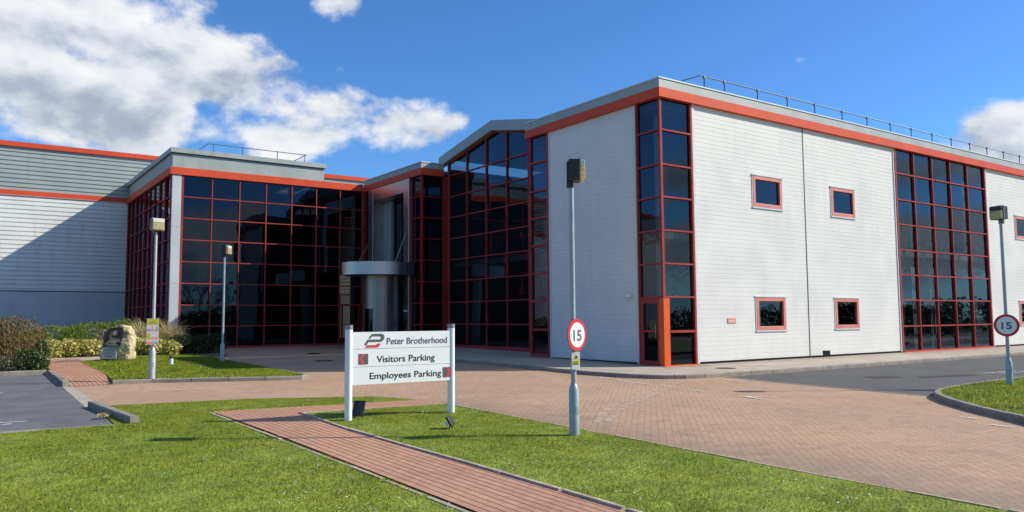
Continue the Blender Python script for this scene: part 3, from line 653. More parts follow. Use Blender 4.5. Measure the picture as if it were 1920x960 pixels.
for a, b in ((33.72, 34.55), (34.55, 35.4), (35.4, 36.2)): obj('glass_pane', pane(g2, [(a, .2), (b, .2), (b, 7.68), (a, 7.68)]), M_['glass_dark'], pfo)
inn = MB(); inn.box((21.5, VE+.3, 0), (21.7, 49.5, 8.4)); inn.box((UEN+.3, VE+.35, .1), (21.4, VE+.45, 8.4)); obj('interior_wall', inn, M_['interior'], ent)
# revolving door drum and canopy
DC = (16.5, 34.3)
drum = MB(); n = 40; dirc = math.atan2(-DC[1], -DC[0])
for k in range(n):
    t0 = dirc-math.pi+2*math.pi*k/n; t1 = dirc-math.pi+2*math.pi*(k+1)/n
    mid = (t0+t1)/2-dirc
    zlo = 2.1 if -1.05 < mid < -.42 else .1
    rr = .86
    p = [(DC[0]+rr*math.cos(t), DC[1]+rr*math.sin(t)) for t in (t0, t1)]
    drum.face([(*p[0], zlo), (*p[1], zlo), (*p[1], 3.70), (*p[0], 3.70)])
dru = obj('door_drum', drum, M_['steel'], ent, smooth=True)
ij = MB().lathe((DC[0], DC[1], 0), [(.1, .80), (2.2, .80)], 24); obj('door_opening', ij, M_['glass_dark'], dru, smooth=True)
dv = Vector((-DC[0], -DC[1])).normalized(); dp = Vector((dv.y, -dv.x)); cc_ = Vector((15.98, 33.55))
def loc2(a, b): q = cc_-dp*a+dv*b; return (q.x, q.y)
if (dp.x*CR.x+dp.y*CR.y) > 0: dp = -dp   # a grows to the right seen from the road
cpoly = [loc2(a, b) for a, b in [(x, .78+.24*(1-((x+.08)/1.12)**2)) for x in np.linspace(-1.20, 1.04, 15)]+[(1.66, .10), (1.40, -1.1), (-1.5, -1.6), (-1.68, .10)]]
can = MB().prism(cpoly, 3.66, 4.24); obj('entrance_canopy', can, M_['steel2'], ent, smooth=True)
rd = MB()
for a in (-.9, .75):
    q = loc2(a, .9); rd.tube([(q[0], q[1], 4.2), (UEN-.14, 33.4 if a > 0 else 37.4, 5.7)], .03, 8)
obj('canopy_rod', rd, M_['steel'], ent)
ic = MB(); mbox(ic, ev, 33.3, 33.46, 1.25, 1.55, .16, .20); obj('entry_phone', ic, M_['black'], ent)
lt = MB(); mbox(lt, ev, 33.27, 33.5, 1.95, 2.02, .16, .24); obj('entry_light', lt, M_['signwhite'], ent)

# ------------------------------------------------------------------ glass wing
UL = 7.87; VS = 49.96
wing = thing('glass_wing', 'dark glass wing with red mullion grid, grey parapet and pale corner pillar', 'building', (UL, VL, .28))
lu, lv = mapper('u', VL), mapper('v', UL)
LS = [8.32, 9.65, 10.94, 12.23, 13.52, 14.81, 16.10, 17.36]; LZ = [.36, 1.33, 2.32, 3.32, 4.33, 5.35, 6.36, 7.36, 8.36]
glazing(wing, lu, LS, LZ, .046, M_['coral'], M_['glass_dark'], edge=.08, sill=.14)
mw_ = MB(); 
SV = [38.62+1.25*k for k in range(10)]
glazing(wing, lv, SV, LZ, .045, M_['deepred'], M_['glass_dark'], edge=.08, sill=.14, colpanes=True)
obj('corner_pillar', MB().box((UL-.01, VL-.06, .2), (8.26, VL+.2, 8.36)).box((UL-.02, VL-.07, 3.32), (8.265, VL+.2, 3.37)).box((UL-.02, VL-.07, 5.96), (8.265, VL+.2, 6.0)), M_['plinth'], wing)
rb = MB(); rb.box((UL-.12, VL-.12, 8.37), (UEN-.13, VL+.1, 8.71)); rb.box((UL-.12, VL+.101, 8.37), (UL+.1, VS-.02, 8.71)); obj('red_band', rb, M_['red'], wing)
pp = MB(); pp.box((UL-.02, VL-.02, 8.71), (15.2, VL+.15, 9.36)); pp.box((UL-.02, VL+.151, 8.71), (UL+.15, VS-.02, 9.36)); pp.box((15.05, VL+.151, 8.71), (15.2, VL+5, 9.36)); pp.box((15.201, VL-.10, 8.71), (UEN-.13, VL+.1, 8.76)); obj('parapet', pp, M_['grey'], wing)
cp = MB(); cp.box((UL-.13, VL-.13, 9.40), (15.3, VL+.25, 9.62)); cp.box((UL-.13, VL+.251, 9.40), (UL+.25, VS-.02, 9.62)); cp.box((15.05, VL+.26, 9.36), (15.3, VL+5, 9.62)); obj('coping', cp, M_['grey'], wing)
obj('coping_joint_shadow', MB().box((UL-.01, VL-.01, 9.361), (15.18, VL+.2, 9.399)).box((UL-.01, VL+.201, 9.361), (UL+.2, VS-.02, 9.399)), M_['seam'], wing)  # dark strip: cap joint plus the coping's shadow painted in
obj('roof', box((UL+.05, VL+.05, 9.1), (15.1, VS-.05, 9.25)).box((15.1, VL+.05, 8.5), (UEN-.05, VS-.05, 8.6)), M_['roof'], wing)
inn = MB(); inn.box((UL+3.0, VL+3.0, .1), (UEN-.1, VL+3.2, 8.4)); inn.box((UL+3.0, VL+3.2, .1), (UL+3.2, VS-.1, 8.4)); inn.box((12.1, VL+.4, .1), (12.3, VL+2.9, 8.4)); obj('interior_wall', inn, M_['interior'], wing)
inn = MB(); inn.box((UL+.25, VL+.35, 4.1), (UEN-.2, VL+2.95, 4.35)); inn.box((UL+.25, VL+.35, .1), (UEN-.2, VL+2.95, .3)); inn.box((UL+.25, VL+2.96, 4.1), (UL+2.9, VS-.1, 4.35)); obj('interior_floor', inn, M_['slab'], wing)
rl = MB(); zr = 10.22; vr = 39.5
for x in (9.94, 11.33, 13.09, 14.55): rl.tube([(x, vr, 9.2), (x, vr, zr+.03)], .022, 6)
rl.tube([(9.66, vr, zr), (14.62, vr, zr)], .02, 6); rl.tube([(9.66, vr, zr), (9.66, vr+2.2, zr)], .02, 6); rl.tube([(9.66, vr+2.2, 9.2), (9.66, vr+2.2, zr)], .02, 6); rl.tube([(14.62, vr, zr), (14.62, vr+2.2, zr)], .02, 6); rl.tube([(14.62, vr+2.2, 9.2), (14.62, vr+2.2, zr)], .02, 6)
obj('roof_railing', rl, M_['rail'], wing)
dl = MB(); mbox(dl, lu, 16.22, 16.30, .3, 2.3, .02, .09); mbox(dl, lu, 17.14, 17.22, .3, 2.3, .02, .09); mbox(dl, lu, 16.22, 17.22, 2.302, 2.40, .02, .09)
obj('fire_door', dl, M_['deepred'], wing)

# ------------------------------------------------------------------ warehouse (far left)
wh = thing('warehouse', 'long ribbed warehouse at the left, grey above and white below its red band', 'building', (-5, VS, .4))
wu = mapper('u', VS); X0, X1 = -34., 34.
wb = MB(); cladding(wb, wu, X0, X1, 8.72, 11.08, .24, .055, .06); obj('upper_wall', wb, M_['ware_grey'], wh)
wb = MB(); cladding(wb, wu, X0, X1, 3.28, 8.43, .24, .055, .06); wb.box((X0, VS+.1, 3.3), (X0+.1, VS+30, 11)); wb.box((X1-.1, VS+.1, 3.3), (X1, VS+30, 11)); obj('lower_wall', wb, M_['ware_white'], wh)
obj('plinth', MB().box((X0, VS-.03, .1), (X1, VS+.1, 3.21)), M_['plinth'], wh)
obj('plinth_joint', MB().box((X0, VS+.01, 3.211), (X1, VS+.1, 3.279)), M_['seam'], wh)
rb = MB(); rb.box((X0, VS-.12, 11.09), (X1, VS+.1, 11.36)); rb.box((X0, VS-.06, 8.44), (X1, VS+.1, 8.71)); obj('red_band', rb, M_['red'], wh)
obj('band_drip', MB().box((X0, VS-.07, 8.425), (X1, VS-.005, 8.4385)), M_['pale'], wh)
rf = MB(); rf.face([(X0, VS, 11.3), (X1, VS, 11.3), (X1, VS+15, 11.9), (X0, VS+15, 11.9)]); rf.face([(X0, VS+15, 11.9), (X1, VS+15, 11.9), (X1, VS+30, 11.3), (X0, VS+30, 11.3)]); obj('roof', rf, M_['roof'], wh)

# ------------------------------------------------------------------ lamp posts
def make_lamp(name, label, loc, head_dir, pole, H=3.85, base_h=.62):
    """head_dir: direction the lens faces (x, y)"""
    r = thing(name, label, 'street lamp', (0, 0, 0), 'floodlight lamp posts')
    obj('base_section', MB().lathe((0, 0, -.1), [(0, .072), (base_h+.1, .070), (base_h+.16, .052), (base_h+.19, .040)], 20), pole, r, smooth=True)
    obj('pole', MB().lathe((0, 0, 0), [(base_h+.08, .038), (H-.33, .033)], 14), pole, r, smooth=True)
    hp = MB(); hp.obox((0, -.072, .35), (1, 0, 0), (0, 1, 0), (0, 0, 1), .02, .002, .05); obj('access_door', hp, M_['galv'], r)
    d = Vector((head_dir[0], head_dir[1], 0)).normalized(); s = Vector((-d.y, d.x, 0)); up = Vector((0, 0, 1)); zc = H-.15
    hb = MB(); hb.obox(d*.035+up*zc, d, s, up, .075, .145, .15)
    for k in (-.09, -.03, .03, .09): hb.obox(d*-.05+up*zc+s*k, d, s, up, .012, .008, .13)
    hb.obox(d*-.02+up*(H-.33), d, s, up, .045, .045, .06)
    obj('lamp_head', hb, M_['black'], r, bevel=.008)
    obj('lens_rim', MB().obox(d*.117+up*zc, d, s, up, .007, .152, .157), M_['capgrey'], r)
    lens = MB(); lens.obox(d*.158+up*(zc-.05), d, s, up, .035, .135, .09); obj('lens', lens, M_['lens'], r, bevel=.01)
    vis = MB(); vis.obox(d*.155+up*(zc+.092), d, s, up, .031, .135, .045); obj('visor', vis, M_['black'] if name != 'lamp_post' or head_dir[0] < 0 else M_['clearlens'], r, bevel=.008)
    r.location = loc
    return r
make_lamp('lamp_post', 'grey lamp post on the front lawn carrying a speed sign and a yellow warning plate', (7.04, 8.53, gz(8.53, .02)), (.80, -.60), M_['galv'])
make_lamp('lamp_post', 'lamp post on the raised grass island at the right edge with a speed sign', (19.04, 8.0, gz(8.0, .10)), (-.80, .12), M_['galv'], 3.97, .5)
make_lamp('lamp_post', 'pale lamp post beside the carved boulder carrying a faded yellow notice board', (3.94, 20.95, gz(20.95, .09)), (.12, -.99), M_['whitepole'], 3.95, .66)
make_lamp('lamp_post', 'lamp post standing in the shade before the dark glass wing', (7.21, 26.95, gz(26.95, .09)), (.75, -.66), M_['galv'], 3.85, .52)

def text_mb(body, size, bold=0.0, spacing=1.0):
    cu = bpy.data.curves.new('t', 'FONT'); cu.body = body; cu.size = size; cu.offset = bold; cu.space_character = spacing; cu.resolution_u = 6
    o = bpy.data.objects.new('t', cu); COL.objects.link(o); dg = bpy.context.evaluated_depsgraph_get(); dg.update()
    me = bpy.data.meshes.new_from_object(o.evaluated_get(dg)); vs = [tuple(v.co) for v in me.vertices]; fs = [tuple(p.vertices) for p in me.polygons]
    COL.objects.unlink(o); bpy.data.objects.remove(o); bpy.data.meshes.remove(me)
    return vs, fs
def lettering(name, body, org, ax, nrm, x0, x1, zb, cap, m, parent, bold=.0, d=.004):
    """fits text between x0..x1 with baseline zb and capital height cap on the plane org + ax*s + up*z"""
    vs, fs = text_mb(body, 1., bold); xs = [v[0] for v in vs]; a, b = min(xs), max(xs)
    ys = max(v[1] for v in text_mb('H', 1., bold)[0]); kx = (x1-x0)/(b-a); ky = cap/ys
    org, ax, nrm = Vector(org), Vector(ax), Vector(nrm); mb = MB()
    mb.v = [tuple(org+ax*(x0+(v[0]-a)*kx)+Vector((0, 0, zb+v[1]*ky))+nrm*d) for v in vs]; mb.f = fs
    return obj(name, mb, m, parent)
def flat(polys, org, ax, nrm, d):
    org, ax, nrm = Vector(org), Vector(ax), Vector(nrm); mb = MB()
    for P in polys: mb.face([org+ax*s+Vector((0, 0, z))+nrm*d for s, z in P])
    return mb
def disc_mb(c, nrm, r, t, n=48):
    c, nrm = Vector(c), Vector(nrm).normalized(); return MB().tube([c-nrm*t/2, c+nrm*t/2], r, n)

def speed_sign(label, post, zc, nrm, r=.222):
    nrm = Vector((nrm[0], nrm[1], 0)).normalized(); ax = Vector((-nrm.y, nrm.x, 0)); c = Vector((post[0], post[1], zc))+nrm*.062+ax*.0
    t = thing('speed_limit_sign', label, 'road sign', tuple(c), 'round speed limit signs')
    obj('rim', disc_mb(c, nrm, r, .012), M_['signred'], t); obj('back_bracket', MB().obox(c-nrm*.022, nrm, ax, (0, 0, 1), .018, .06, .03), M_['galv'], t)
    obj('face', disc_mb(c+nrm*.008, nrm, r*.775, .006), M_['signwhite'], t)
    lettering('numerals', '15', c+Vector((0, 0, -.078)), ax, nrm, -.098, .098, 0, .150, M_['numeral'], t, .03, .0135)
    return t
speed_sign('sunlit white 15 sign with red ring, above the small yellow warning plate', (7.04, 8.53), 1.38+.02, (.25, -.97))
speed_sign('shaded round 15 sign with red ring on the lamp post at the right edge', (19.04, 8.0), 1.30+.10, (-.92, -.39), .246)

# warning plate below the first speed sign
n_ = Vector((-.30, -.95, 0)).normalized(); a_ = Vector((-n_.y, n_.x, 0)); c_ = Vector((7.04, 8.53, 1.045))+n_*.05+a_*.015
wp = thing('warning_plate', 'small white plate with yellow triangle under the front lawn speed sign', 'sign', tuple(c_))
obj('plate', MB().obox(c_, n_, a_, (0, 0, 1), .004, .060, .12), M_['signwhite'], wp)
obj('yellow_panel', flat([[(-.05, -.055), (.05, -.055), (.05, .0), (-.05, .0)]], c_, a_, n_, .006), M_['yellow'], wp)
obj('yellow_panel', flat([[(-.044, .022), (.044, .022), (0, .10)]], c_, a_, n_, .006), M_['yellow'], wp)
obj('pictogram', flat([[(-.02, .03), (.012, .03), (.02, .055), (.0, .075), (-.004, .05)]], c_, a_, n_, .008), M_['text'], wp)
obj('small_print', flat([[(-.042, -.014-.016*k), (.042-.012*(k % 2), -.014-.016*k), (.042-.012*(k % 2), -.019-.016*k), (-.042, -.019-.016*k)] for k in range(3)], c_, a_, n_, .008), M_['text'], wp)

# notice board on the pale lamp post
c_ = Vector((3.94, 20.95, gz(20.95, .09)+1.16)); n_ = Vector((-.12, -.99, 0)).normalized(); a_ = Vector((-n_.y, n_.x, 0)); c_ = c_+n_*.06-a_*.02
nb = thing('notice_board', 'faded site safety board with yellow header on the pale lamp post', 'sign', tuple(c_))
obj('board', MB().obox(c_, n_, a_, (0, 0, 1), .004, .135, .315), M_['notice'], nb)
obj('header', flat([[(-.132, .16), (.132, .16), (.132, .31), (-.132, .31)]], c_, a_, n_, .006), M_['olive'], nb)
obj('header_text', flat([[(-.05, .235), (.05, .235), (.05, .25), (-.05, .25)], [(-.10, .195), (.10, .195), (.10, .21), (-.10, .21)]], c_, a_, n_, .008), M_['textgrey'], nb)
sq = lambda i, j: [(-.122+.085*i, .055-.062*j-.048), (-.122+.085*i+.07, .055-.062*j-.048), (-.122+.085*i+.07, .055-.062*j), (-.122+.085*i, .055-.062*j)]
obj('symbol', flat([sq(0, 0), sq(2, 0), sq(2, 5.0), [(.06, .07), (.1, .07), (.08, .13)], [(.10, .07), (.126, .07), (.113, .12)]], c_, a_, n_, .006), M_['blue'], nb)
obj('symbol', flat([sq(1, 0), sq(1, 3.2), sq(2, 3.2), sq(0, 5.0), sq(1, 5.0), [(-.03, .075), (.02, .075), (-.005, .125)]], c_, a_, n_, .006), M_['palered'], nb)
obj('symbol', flat([sq(0, 1.6), sq(0, 3.2), sq(0, 2.4)], c_, a_, n_, .0065), M_['olive'], nb)

# ------------------------------------------------------------------ direction sign
A0, B0 = Vector((5.09, 11.75, 0)), Vector((6.905, 11.638, 0)); ax = (B0-A0).normalized(); nn = Vector((ax.y, -ax.x, 0))
sg = thing('direction_sign', 'white parking direction sign on two posts with grey caps, on the front lawn', 'sign', (5.92, 11.5, gz(11.5, .02)))
for p, nm in ((A0, 0), (B0, 1)):
    ps = MB(); n = 24; ring = [(math.cos(2*math.pi*k/n)*.058, math.sin(2*math.pi*k/n)*.075) for k in range(n)]
    for z0, z1, m_, nme, g in ((-.1, 1.475, 'signwhite', 'post', 1.), (1.476, 1.545, 'capgrey', 'post_cap', 1.03)):
        mb = MB(); i = 0
        for z in (z0, z1): mb.v += [tuple(p+ax*a*g+nn*b*g+Vector((0, 0, z))) for a, b in ring]
        mb.f = [tuple(reversed(range(n))), tuple(range(n, 2*n))]+[(k, (k+1) % n, n+(k+1) % n, n+k) for k in range(n)]
        obj(nme, mb, M_[m_], sg, smooth=True)
LEN = (B0-A0).length
face = A0+nn*.052
pn = MB()
zT = lambda s: 1.405+s*.012; 
for z0, z1 in ((.595, .873), (.879, 1.157), (1.163, 1.43)):
    pn.obox(A0+ax*(LEN/2+.035)+Vector((0, 0, (z0+z1)/2))+nn*.025, ax, nn, (0, 0, 1), LEN/2+.005, .027, (z1-z0)/2)
panel = obj('panel', pn, M_['signwhite'], sg, bevel=.003)
lettering('lettering', 'Peter Brotherhood', face, ax, nn, .622, 1.715, 1.228, .104, M_['textgrey'], panel, .012)
lettering('lettering', 'Visitors Parking', face, ax, nn, .450, 1.485, .943, .104, M_['text'], panel, .010)
lettering('lettering', 'Employees Parking', face, ax, nn, .334, 1.605, .680, .102, M_['text'], panel, .010)
# striped P emblem, from its outline
K = lambda x, y: (.231+(x-213)/199*.353, 1.182+(920-y)/132*.218)
obj('emblem', flat([[K(*p) for p in ((257, 832), (287, 790), (300, 788), (380, 788), (398, 793), (409, 806), (410, 826), (378, 826), (375, 815), (366, 812), (292, 812), (278, 832))],
                    [K(*p) for p in ((378, 826), (410, 826), (404, 846), (392, 860), (376, 866), (256, 866), (240, 895), (213, 895), (248, 843), (362, 843), (373, 838))]], face, ax, nn, .004), M_['signgrey'], panel)
obj('emblem', flat([[K(*p) for p in ((222, 921), (240, 896), (322, 896), (342, 884), (373, 883), (362, 908), (346, 919), (334, 921))]], face, ax, nn, .004), M_['chevred'], panel)
for s0, z0, fl in ((.143, .917, 0), (1.635, .652, 1)):
    w, h = .162, .168
    obj('arrow_square', flat([[(s0, z0), (s0+w, z0), (s0+w, z0+h), (s0, z0+h)]], face, ax, nn, .004), M_['signgrey'], panel)
    q = [(0, .5), (.38, 1), (.72, 1), (.36, .5), (.72, 0), (.38, 0)]; q = [((1-x) if fl else x, y) for x, y in q]
    q = [(s0+x*w, z0+y*h) for x, y in q]
    obj('arrow_chevron', flat([[q[0], q[1], q[2], q[3]], [q[0], q[3], q[4], q[5]]], face, ax, nn, .006), M_['chevred'], panel)

# ------------------------------------------------------------------ small fittings
def ground_flood(label, p, off, facing, tilt, w=.1, h=.1, white=True, hz=.12):
    z = gz(p[1], off); t = thing('floodlight', label, 'floodlight', (p[0], p[1], z), 'ground floodlights')
    d = Vector((facing[0], facing[1], 0)).normalized(); s = Vector((-d.y, d.x, 0)); n = (d*math.cos(tilt)+Vector((0, 0, 1))*math.sin(tilt)); up = n.cross(s)*-1
    if up.z < 0: up = -up
    c = Vector((p[0], p[1], z+hz))
    obj('lamp_body', MB().obox(c, n, s, up, .018, w, h), M_['black'], t, bevel=.006)
    obj('housing', MB().obox(c-n*.05-up*.01, n, s, up, .03, w*.55, h*.45), M_['signwhite'] if white else M_['black'], t, bevel=.006)
    for k in (-1, 1): obj('bracket', MB().tube([c+s*w*.7*k-up*h*.5, Vector((p[0], p[1], z-.02))+s*w*.7*k], .008, 6), M_['black'], t)
    return t
ground_flood('small floodlight with black panel and white housing by the right post of the direction sign', (5.95, 10.05), .02, (.65, -.75), .55, .085, .075)
ground_flood('dark slab floodlight leaning behind the left post of the direction sign', (5.36, 11.95), .02, (-.75, -.62), .35, .10, .125, False, .15)
ground_flood('black floodlight on the ground before the white side wall of the office block', (16.62, 20.1), .10, (-.95, .1), .5, .13, .1, False, .16)
ground_flood('black floodlight on the gravel under the white front wall joint of the office block', (24.75, 16.2), .10, (-.55, -.83), .15, .13, .1, False, .16)
sec = thing('security_light', 'small white bulkhead light on the shaded white wall by the corner door', 'wall light', (U0-.06, 17.95, 2.29))
sm = MB(); mbox(sm, fv, 17.80, 18.10, 2.25, 2.34, .0, .10); obj('housing', sm, M_['pale'], sec, bevel=.01); sm = MB(); mbox(sm, fv, 17.86, 18.04, 2.262, 2.325, .10, .108); obj('diffuser', sm, M_['signwhite'], sec)
ws = thing('wall_sign', 'tiny red sign on the white front wall near the corner', 'sign', (20.15, V0-.01, 1.5))
sm = MB(); mbox(sm, fu, 19.96, 20.36, 1.41, 1.57, .0, .015); obj('plate', sm, M_['winred'], ws); sm = MB()
for z in (1.45, 1.50): mbox(sm, fu, 20.0, 20.32, z, z+.018, .015, .019)
obj('print', sm, M_['signwhite'], ws)
bl = thing('bollard', 'short white bollard light with dark top on the memorial lawn', 'bollard', (5.43, 26.0, gz(26, .09)))
zb = gz(26, .09); obj('body', MB().lathe((5.43, 26.0, zb), [(-.05, .052), (.20, .052)], 16), M_['signwhite'], bl, smooth=True); obj('cap', MB().lathe((5.43, 26.0, zb), [(.201, .05), (.25, .05), (.256, .062), (.285, .058), (.295, .02)], 16), M_['seam'], bl, smooth=True)

# carved boulder
bz = gz(29.3, .09); bo = thing('memorial_stone', 'rough sandstone boulder with carved relief and grey plaque, on the lawn', 'boulder', (4.45, 29.35, bz))
bd = Vector((-.56, -.83, 0)).normalized(); bs = Vector((-bd.y, bd.x, 0)); bc = Vector((4.45, 29.35, bz))
bm = bmesh.new(); bmesh.ops.create_icosphere(bm, subdivisions=6, radius=1)
for v in bm.verts:
    p = v.co; e = 6.5; nrm_ = (abs(p.x)**e+abs(p.y)**e+abs(p.z)**e)**(1/e); p = p/nrm_
    hgt = (p.z+1)/2; s = p.x*(.52-.05*hgt)+.03*hgt; d = p.y*(.30-.07*hgt); z = hgt*1.15*(1-.06*(p.x-.2)**2)+.05*p.x*hgt
    nz = mnoise.fractal(Vector((s*2.2+3, d*2.2, z*2.2)), .9, 2.1, 5)*.075
    s += nz*p.x*1.0+.02*nz; d += nz*p.y*1.2; z += nz*.6
    # hollow in the front upper left
    if d > 0:
        k = max(0, 1-max(abs(s+.10)/.30, abs(z-.80)/.31)**3.0); d -= .20*min(1, k*2.2)
    v.co = bs*s+bd*d+Vector((0, 0, z))
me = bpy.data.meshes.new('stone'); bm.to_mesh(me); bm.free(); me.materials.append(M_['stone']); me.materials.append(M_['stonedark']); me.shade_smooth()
for f_ in me.polygons:                              # weathered dark face, with the hollow's shade put into the colour
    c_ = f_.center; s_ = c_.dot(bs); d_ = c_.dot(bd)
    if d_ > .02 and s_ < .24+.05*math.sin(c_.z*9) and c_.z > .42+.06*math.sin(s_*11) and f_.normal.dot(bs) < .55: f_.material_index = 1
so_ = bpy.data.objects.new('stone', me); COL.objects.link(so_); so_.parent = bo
def loc3(s, z, d): q = bc+bs*s+bd*d; return Vector((q.x, q.y, bz+z))
rel = MB()
ring = [loc3(-.10+.10*math.cos(t), .83+.115*math.sin(t), .16) for t in np.linspace(.3, 5.6, 18)]
rel.tube(ring, [.045]*18, 8); rel.tube([loc3(-.02, 1.0, .14), loc3(-.06, .9, .19), loc3(-.12, .84, .17)], [.06, .055, .03], 8)
rel.tube([loc3(-.36, .55, .14), loc3(-.22, .66, .17), loc3(-.05, .62, .18), loc3(.08, .70, .15), loc3(.12, .60, .14)], [.04, .06, .075, .055, .04], 8)
rel.tube([loc3(-.30, .53, .15), loc3(-.1, .54, .17), loc3(.06, .52, .15)], [.035, .06, .04], 8)
obj('carved_relief', rel, M_['stone'], bo, smooth=True)
pq = MB(); pc = loc3(-.15, .27, .32); pq.obox(pc, bs, (bd*.97+Vector((0, 0, .2))).normalized(), (Vector((0, 0, 1))*.97-bd*.2).normalized(), .25, .02, .19)
pqo = obj('plaque', pq, M_['plaque'], bo, bevel=.004)
pl_ = MB(); pu = (Vector((0, 0, 1))*.97-bd*.2).normalized(); pn_ = (bd*.97+Vector((0, 0, .2))).normalized()
for k in range(6): pl_.obox(pc+pn_*.021+pu*(.12-.045*k), bs, pn_, pu, .19-.03*(k % 3), .001, .006)
obj('inscription', pl_, M_['textgrey'], pqo)

# ------------------------------------------------------------------ plants
def unit(n):
    v = rng.normal(size=(n, 3)); return v/np.linalg.norm(v, axis=1)[:, None]
def leaf_quads(P, size, up=.0, aspect=.55, jitter=.35):
    """one pointed leaf (four corners) at each point"""
    n = len(P); a = unit(n); a[:, 2] += up; a /= np.linalg.norm(a, axis=1)[:, None]
    b = np.cross(a, unit(n)); b /= np.linalg.norm(b, axis=1)[:, None]+1e-9
    s = size*(1+jitter*rng.normal(size=n)).clip(.4, 1.8)[:, None]
    return np.stack([P-a*s*.5, P+b*s*aspect*.5, P+a*s*.5, P-b*s*aspect*.5], 1)
def blob_points(ells, n, shell=.65):
    """points near the surface of bumpy ellipsoids, kept above their bases"""
    vol = np.array([e[3]*e[4]+e[4]*e[5]+e[3]*e[5] for e in ells]); cnt = (n*vol/vol.sum()).astype(int); out_ = []
    for e, c in zip(ells, cnt):
        d = unit(c); r = 1-(rng.random(c)**1.6)*(1-shell)
        lump = np.array([mnoise.noise(Vector((x*2.3+e[0], y*2.3+e[1], z*2.3))) for x, y, z in d])
        r = r*(1+.22*lump)
        p = d*r[:, None]*np.array(e[3:6])+np.array(e[:3]); out_.append(p)
    P = np.concatenate(out_); return P
def bush(name, label, cat, loc, ells, n, size, lm, parts='leaves', stems=8, up=.2, group=None, aspect=.55, gap=.0, stemm=None):
    t = thing(name, label, cat, loc, group)
    P = blob_points(ells, n); zmin = gz(loc[1], .02); P = P[P[:, 2] > zmin+.02]
    if gap:
        keep = np.array([mnoise.noise(Vector(p)*3.1) for p in P]) > gap; P = P[keep]
    fastmesh(parts, leaf_quads(P, size, up, aspect).reshape(-1, 3), 4, lm, t)
    st = MB()
    for k in range(stems):
        e = ells[random.randrange(len(ells))]; x, y = e[0]+random.uniform(-.6, .6)*e[3], e[1]+random.uniform(-.6, .6)*e[4]
        st.tube([(x, y, gz(y, -.02)), (x+random.uniform(-.1, .1), y, e[2]), (x+random.uniform(-.2, .2), y+random.uniform(-.1, .1), e[2]+e[5]*.75)], [.016, .011, .004], 5)
    obj('stems', st, stemm or M_['bark'], t); return t
LM = {}
LM['brown'] = leafmat('bronze_beech_leaves', [(0, (.09, .06, .026)), (.35, (.18, .115, .05)), (.6, (.25, .165, .07)), (.75, (.12, .13, .035)), (1, (.17, .18, .05))], trans=.15)
LM['ivy'] = leafmat('ivy_leaves', [(0, (.02, .04, .010)), (.6, (.05, .09, .02)), (.88, (.09, .14, .035)), (.93, (.35, .42, .3)), (1, (.5, .55, .42))], .3)
LM['green'] = leafmat('shrub_leaves', [(0, (.06, .10, .014)), (.5, (.13, .19, .022)), (.85, (.20, .26, .035)), (1, (.27, .31, .06))])
LM['spot'] = leafmat('variegated_leaves', [(0, (.12, .15, .02)), (.25, (.30, .30, .05)), (.55, (.58, .52, .15)), (1, (.74, .66, .30))], .45)
LM['dark'] = leafmat('dark_shrub_leaves', [(0, (.02, .032, .01)), (.6, (.04, .06, .018)), (1, (.08, .10, .04))])
LM['straw'] = leafmat('dry_grass_blades', [(0, (.36, .27, .12)), (.4, (.55, .44, .23)), (.8, (.70, .58, .34)), (.92, (.32, .33, .10)), (1, (.42, .40, .15))], trans=.35)
# bronze hedge by the car park: dense twigs and dry leaves
def hedge():
    loc = (.2, 26.9, gz(26.9, .08)); t = thing('beech_hedge', 'brown twiggy hedge behind the car park at the left edge', 'hedge', loc)
    b = loc[2]
    ells = [(-4.5, 27.4, b+.75, 1.3, 1.1, .78), (-2.8, 27.3, b+.78, 1.3, 1.1, .80), (-1.2, 27.2, b+.82, 1.3, 1.1, .78), (.2, 27.1, b+.80, 1.2, 1.1, .76), (1.3, 27.1, b+.78, .98, 1.05, .78), (.6, 27.0, b+.4, 1.5, 1.05, .5)]
    P = blob_points(ells, 42000, .5); P = P[P[:, 2] > b+.05]
    keep = (rng.random(len(P)) < np.clip((P[:, 2]-b)/1.0, .12, 1)); P = P[keep]
    fastmesh('leaves', leaf_quads(P, .062, 0, .5).reshape(-1, 3), 4, LM['brown'], t)
    st = MB()
    for k in range(420):
        x = random.uniform(-5.5, 2.15); y = random.uniform(26.15, 28.0); h = random.uniform(.9, 1.5); dx = random.uniform(-.18, .18)
        if x > 1.3: h *= .85
        st.tube([(x, y, b-.02), (x+dx*.4, y+random.uniform(-.05, .05), b+h*.5), (x+dx, y+random.uniform(-.1, .1), b+h)], [.010, .007, .002], 4, False)
    obj('twigs', st, mat('beech_twigs', (.24, .15, .08), .9, var=.3, scale=20), t)
hedge()
b = gz(26.3, .08)
bush('ivy_bush', 'glossy dark green ivy with pale leaves at the right end of the brown hedge', 'shrub', (1.7, 26.35, b), [(1.65, 26.05, b+.28, .38, .25, .34), (2.0, 26.5, b+.38, .22, .4, .46), (1.0, 25.98, b+.12, .5, .2, .22), (.1, 25.96, b+.06, .6, .16, .17), (1.9, 26.0, b+.2, .3, .25, .28), (-.9, 25.96, b+.06, .7, .16, .16)], 6500, .06, LM['ivy'], stems=12)
gr = mat('dry_bank_grass', (.3, .25, .1), .9)
b = gz(36, .08)
bush('juniper_shrub', 'low spreading green shrub against the warehouse wall behind the yellow hedge', 'shrub', (4.6, 37, b), [(3.3, 36.2, b+.5, 1.2, 1.0, .62), (4.6, 36.8, b+.6, 1.3, 1.1, .66), (5.8, 37.0, b+.66, 1.2, 1.1, .66), (2.3, 35.4, b+.4, .9, .9, .5), (6.8, 37.3, b+.5, .8, .8, .62)], 24000, .085, LM['green'], up=.9, aspect=.3, stems=14)
b = gz(32.6, .08)
